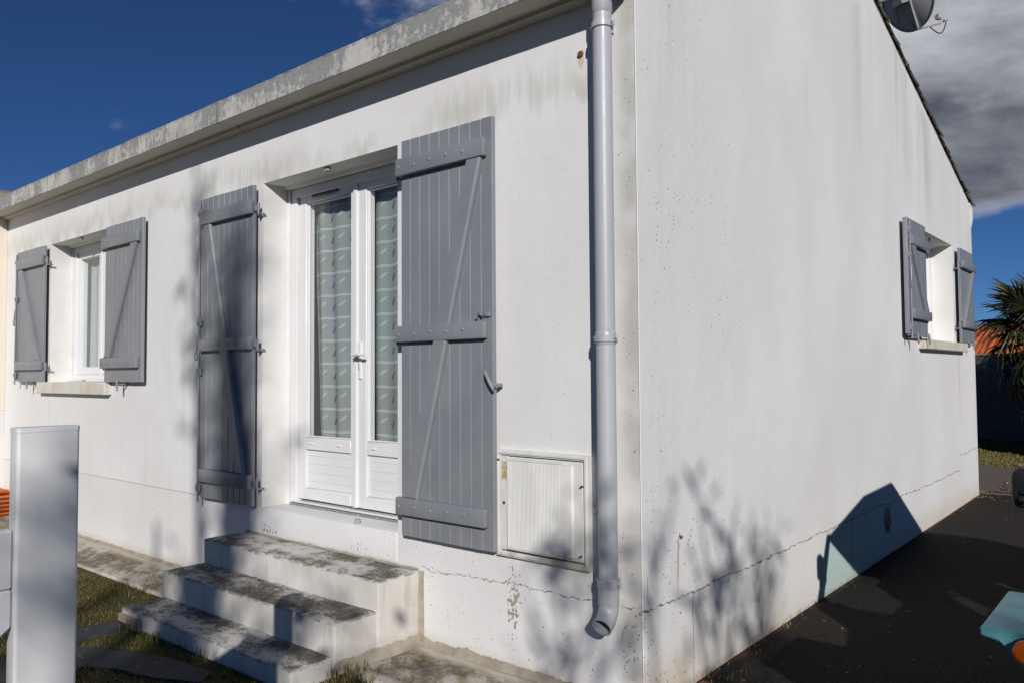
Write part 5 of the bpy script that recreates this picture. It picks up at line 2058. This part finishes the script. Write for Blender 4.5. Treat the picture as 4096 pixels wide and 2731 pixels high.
# ================================================================== trees behind the photographer that shade the walls
def tree(name, base, stems, label, leafn, leafsize, seed, aspect=0.35, twig=True, leaf_lo=0.45):
    rnd = random.Random(seed)
    root = thing(name, base, label, 'tree')
    bm = bmesh.new()
    tips = []
    for (dx_, dy_, h, r, lean) in stems:
        b0 = Vector(base) + Vector((dx_, dy_, -0.05))
        n = 9
        pts, rad = [], []
        wob = Vector((rnd.uniform(-1, 1), rnd.uniform(-1, 1), 0)) * 0.12
        for k in range(n + 1):
            t = k / n
            pts.append(b0 + Vector((lean[0] * t, lean[1] * t, h * t)) + wob * math.sin(t * 4 + dx_ * 3))
            rad.append(r * (1 - 0.82 * t) + 0.004)
        add_tube(bm, pts, rad, 8)
        if twig:
            for k in range(int(h * 5)):
                t = rnd.uniform(leaf_lo * 0.8, 0.99)
                i = min(n - 1, int(t * n))
                p = pts[i].lerp(pts[i + 1], t * n - i)
                a = rnd.uniform(0, 6.28)
                L = rnd.uniform(0.25, 0.8) * (1.25 - 0.6 * t)
                d = Vector((math.cos(a), math.sin(a), rnd.uniform(0.7, 1.9))).normalized()
                q = p + d * L * 0.5 + Vector((0, 0, 0.03))
                e_ = p + d * L + Vector((0, 0, L * 0.25))
                add_tube(bm, [p, q, e_], [0.014, 0.009, 0.004], 5)
                tips += [(p, e_)] * 3
        tips.append((pts[-2], pts[-1]))
    place('trunk', bm_mesh(bm, 'trunk', 60), M_BARK, root)
    if leafn:
        def s():
            p, e_ = tips[rnd.randrange(len(tips))]
            t = rnd.uniform(0.25, 1.05)
            return p.lerp(e_, t) + Vector((rnd.gauss(0, 0.05), rnd.gauss(0, 0.05), rnd.gauss(0, 0.06)))
        vs_, fs_ = leaf_cloud(leafn, s, leafsize, rnd, aspect)
        sheet('crown', vs_, fs_, M_LEAF, root)
    return root


rs = random.Random(21)
stemsA = [(rs.uniform(-0.9, 0.9), rs.uniform(-0.7, 0.7), rs.uniform(3.4, 4.95), 0.024, (rs.uniform(-0.35, 0.35), rs.uniform(-0.35, 0.35))) for _ in range(15)]
tree('shrub_tree', (6.74, -6.1, -0.45), stemsA, 'leafy multi-stemmed shrub behind the photographer shading the house corner', 1000, 0.17, 31, 0.25, leaf_lo=0.35)
stemsB = [(rs.uniform(-1.1, 1.1), rs.uniform(-1.1, 1.1), rs.uniform(6.6, 10.0), 0.10, (rs.uniform(-0.25, 0.25), rs.uniform(-0.25, 0.25))) for _ in range(9)]
stemsB = [(a, c, min(h, 6.08) if a + l[0] + 0.97 * (c + l[1]) > 0.65 else h, r * (0.5 if a + l[0] + 0.97 * (c + l[1]) > 0.65 else 1.0), l) for a, c, h, r, l in stemsB]
stemsB += [(0.33, 0.0, 9.0, 0.21, (0.0, 0.05)), (0.02, 0.02, 8.8, 0.15, (0.08, 0.0)), (0.60, -0.1, 7.9, 0.12, (-0.05, 0.1))]
tree('tall_tree', (7.6, -11.5, -0.45), stemsB, 'tall upright tree behind the photographer shading the left shutter', 1500, 0.17, 41, 0.35, leaf_lo=0.3)

gh = thing('front_shade_hedge', (2.6, -4.9, -0.47), 'unseen leafy hedge added behind the photographer to shade the front lawn', 'hedge')  # added out of view to shade the front lawn and foot of the post
rg = random.Random(17)


def hg():
    x = rg.uniform(0.5, 4.6)
    t = rg.random()
    z = -0.45 + 1.85 * t if rg.random() < 0.994 else rg.uniform(1.4, 2.4)
    return Vector((x, -4.9 + rg.gauss(0, 0.16), z + 0.12 * mnoise.noise(Vector((x * 2, 0, 0)))))


vs, fs = leaf_cloud(8000, hg, 0.11, rg, 0.5)
sheet('foliage', vs, fs, M_LEAF, gh)
bm = bmesh.new()
for k in range(26):
    x = 0.6 + k * 0.155
    add_tube(bm, [(x, -4.9, -0.47), (x + rg.uniform(-0.2, 0.2), -4.9 + rg.uniform(-0.1, 0.1), 0.8), (x + rg.uniform(-0.3, 0.3), -4.9 + rg.uniform(-0.15, 0.15), rg.uniform(1.5, 2.2))], [0.016, 0.011, 0.004], 6)
st_ = place('stems', bm_mesh(bm, 'stems', 60), M_BARK, gh)
st_['kind'] = 'stuff'

# ================================================================== grass and litter
def in_poly(x, y, poly):
    c = False
    n_ = len(poly)
    j = n_ - 1
    for i in range(n_):
        xi, yi = poly[i]
        xj, yj = poly[j]
        if (yi > y) != (yj > y) and x < (xj - xi) * (y - yi) / (yj - yi) + xi:
            c = not c
        j = i
    return c


def shrink(poly, f):
    cx_ = sum(p[0] for p in poly) / len(poly)
    cy_ = sum(p[1] for p in poly) / len(poly)
    return [(cx_ + (x - cx_) * f, cy_ + (y - cy_) * f) for x, y in poly]


SL_IN = [shrink(p, 0.93) for p in SLABS]


def grass(name, n, region, zf, hmin, hmax, w, material, label, seed, keep):
    rnd = random.Random(seed)
    vs, fs = [], []
    k = 0
    while k < n:
        x = rnd.uniform(region[0], region[1])
        y = rnd.uniform(region[2], region[3])
        dens = keep(x, y)
        if dens <= 0 or rnd.random() > dens:
            k += 0.34
            continue
        k += 1
        tuft = 0.5 + 0.9 * max(0, mnoise.noise(Vector((x * 3.5, y * 3.5, seed))) + 0.25)
        h = rnd.uniform(hmin, hmax) * tuft
        a = rnd.uniform(0, 6.283)
        lean = rnd.uniform(0.25, 1.25) * h
        d = Vector((math.cos(a), math.sin(a), 0))
        s = Vector((-d.y, d.x, 0)) * w * rnd.uniform(0.6, 1.3)
        b0 = Vector((x, y, zf(x, y) - 0.004))
        m1 = b0 + d * lean * 0.35 + Vector((0, 0, h * 0.65))
        e_ = b0 + d * lean + Vector((0, 0, h))
        i = len(vs)
        vs += [tuple(b0 - s), tuple(b0 + s), tuple(m1 + s * 0.8), tuple(m1 - s * 0.8), tuple(e_)]
        fs += [(i, i + 1, i + 2, i + 3), (i + 3, i + 2, i + 4)]
    o_ = sheet(name, vs, fs, material)
    tag(o_, label, 'grass', None, 'stuff')
    return o_


def keep_front(x, y):
    edge = -0.448 if x < -3.16 else (-0.845 if x < -1.43 else -0.515)
    if x > -3.2 and x < -3.16 and y > -0.86:
        return 0
    if y > edge + 0.02 * mnoise.noise(Vector((x * 12, 0, 0))):
        return 0
    for p in SL_IN:
        if in_poly(x, y, p):
            return 0.012
    bare = mnoise.noise(Vector((x * 2.1, y * 2.1, 8)))
    return max(0.15, min(1.0, 0.75 + bare))


grass('grass', 52000, (-5.4, -1.1, -2.0, -0.43), lawn_z, 0.012, 0.034, 0.0017, M_GRASS, 'short green and brown grass in front of the house', 3, keep_front)
grass('grass', 9000, (-8.0, -5.4, -1.6, -0.43), lawn_z, 0.015, 0.04, 0.0028, M_GRASS, 'short sunlit grass along the pavement farther left', 4, keep_front)
grass('grass', 30000, (-2.6, 1.5, 10.65, 14.8), lambda x, y: -0.405, 0.025, 0.06, 0.006, M_GRASS2, 'dry yellowish lawn behind the house', 5, lambda x, y: 1.0)


def tufts(name, spots, hmin, hmax, material, label, seed):
    rnd = random.Random(seed)
    vs, fs = [], []
    for (x, y, z, n, sp) in spots:
        for _ in range(n):
            px_, py_ = x + rnd.gauss(0, sp), y + rnd.gauss(0, sp)
            h = rnd.uniform(hmin, hmax)
            a = rnd.uniform(0, 6.283)
            d = Vector((math.cos(a), math.sin(a), 0))
            s = Vector((-d.y, d.x, 0)) * 0.0022
            b0 = Vector((px_, py_, z))
            ln = h * rnd.uniform(0.2, 0.8)
            m1 = b0 + d * ln * 0.3 + Vector((0, 0, h * 0.6))
            e_ = b0 + d * ln + Vector((0, 0, h))
            i = len(vs)
            vs += [tuple(b0 - s), tuple(b0 + s), tuple(m1 + s * 0.8), tuple(m1 - s * 0.8), tuple(e_)]
            fs += [(i, i + 1, i + 2, i + 3), (i + 3, i + 2, i + 4)]
    o_ = sheet(name, vs, fs, material)
    tag(o_, label, 'grass', None, 'stuff')


tufts('grass_tufts', [(-2.66, -0.872, -0.47, 26, 0.025), (-3.0, -0.885, -0.47, 22, 0.03), (-2.45, -0.87, -0.47, 18, 0.03), (-1.37, -0.53, -0.47, 120, 0.055),
                      (-1.25, -0.56, -0.47, 60, 0.05), (-3.3, -0.47, -0.47, 60, 0.07), (-3.8, -0.455, -0.47, 50, 0.08), (-2.2, -0.86, -0.47, 20, 0.05)],
      0.03, 0.085, M_GRASS, 'longer grass tufts at the foot of the steps', 6)
tufts('wall_moss', [(0.02, 1.55, -0.446, 40, 0.03), (0.015, 2.6, -0.44, 16, 0.05), (0.015, 3.4, -0.43, 14, 0.06), (0.015, 1.1, -0.447, 22, 0.06), (0.015, 5.2, -0.42, 16, 0.1), (0.015, 6.3, -0.41, 18, 0.1), (0.03, 1.75, -0.446, 14, 0.03), (0.05, 0.62, -0.452, 60, 0.06), (0.10, 0.5, -0.452, 40, 0.06)],
      0.008, 0.028, M_GRASS, 'thin moss and weeds along the foot of the gable wall', 7)


def litter(name, n, region, z, size, label, seed, shape):
    rnd = random.Random(seed)
    vs, fs = [], []
    c = 0
    while c < n:
        x, y = rnd.uniform(region[0], region[1]), rnd.uniform(region[2], region[3])
        if rnd.random() > shape(x, y):
            c += 0.3
            continue
        c += 1
        a = rnd.uniform(0, 6.283)
        s = size * rnd.uniform(0.5, 1.4)
        d = Vector((math.cos(a), math.sin(a), rnd.uniform(-0.1, 0.25)))
        q = Vector((-math.sin(a), math.cos(a), rnd.uniform(-0.4, 0.4)))
        p = Vector((x, y, z(x, y) + 0.004 + rnd.random() * 0.01))
        i = len(vs)
        vs += [tuple(p - d * s), tuple(p + q * s * 0.3), tuple(p + d * s), tuple(p - q * s * 0.3)]
        fs.append((i, i + 1, i + 2, i + 3))
    o_ = sheet(name, vs, fs, M_DEADLEAF)
    tag(o_, label, 'dry leaves', None, 'stuff')


litter('dry_leaves', 1500, (-0.1, 1.6, 7.66, 10.2), lambda x, y: -0.40, 0.035, 'dry leaves gathered over the drain behind the house', 8,
       lambda x, y: 1.0 if x > 0.10 + (y - 7.9) * -0.05 + 0.1 * mnoise.noise(Vector((x * 4, y * 4, 0))) else 0.04)
litter('dry_leaves', 60, (0.0, 0.35, 7.0, 7.5), lambda x, y: -0.39, 0.022, 'a few dry leaves at the rear corner of the house', 9, lambda x, y: 1.0 if x < 0.22 else 0.2)
litter('dry_leaves', 260, (0.02, 3.0, 0.3, 7.4), drive_z, 0.011, 'scattered leaf scraps on the dark driveway', 10, lambda x, y: 1.0)
litter('dry_leaves', 160, (-5.2, -1.3, -1.7, -0.46), lawn_z, 0.014, 'dead leaves lying in the grass by the steps', 12, lambda x, y: 1.0 if keep_front(x, y) > 0.1 else 0)

# drain grate behind the corner
dr = thing('drain_grate', (0.6, 7.75, -0.40), 'rusty drain grate strewn with dry leaves behind the house corner', 'drain')
bm = bmesh.new()
add_box(bm, (-0.007, 0, 0), (0.007, 0.17, 0.012))
GB = bm_mesh(bm, 'bar')
for k in range(34):
    place('bar', GB, M_GRATE, dr, Matrix.Translation((0.05 + k * 0.034, 7.66, -0.399)))
box('tray', (0.0, 7.642, -0.43), (1.3, 7.86, -0.4045), M_DARKGAP, dr)

# reddish brick edging at the foot of the gable corner
be = box('brick_edging', (0.02, 0.36, -0.475), (0.22, 0.50, -0.442), M_RUST, None, 0.008, 2)
tag(be, 'rust-brown edging brick at the foot of the house corner', 'brick')
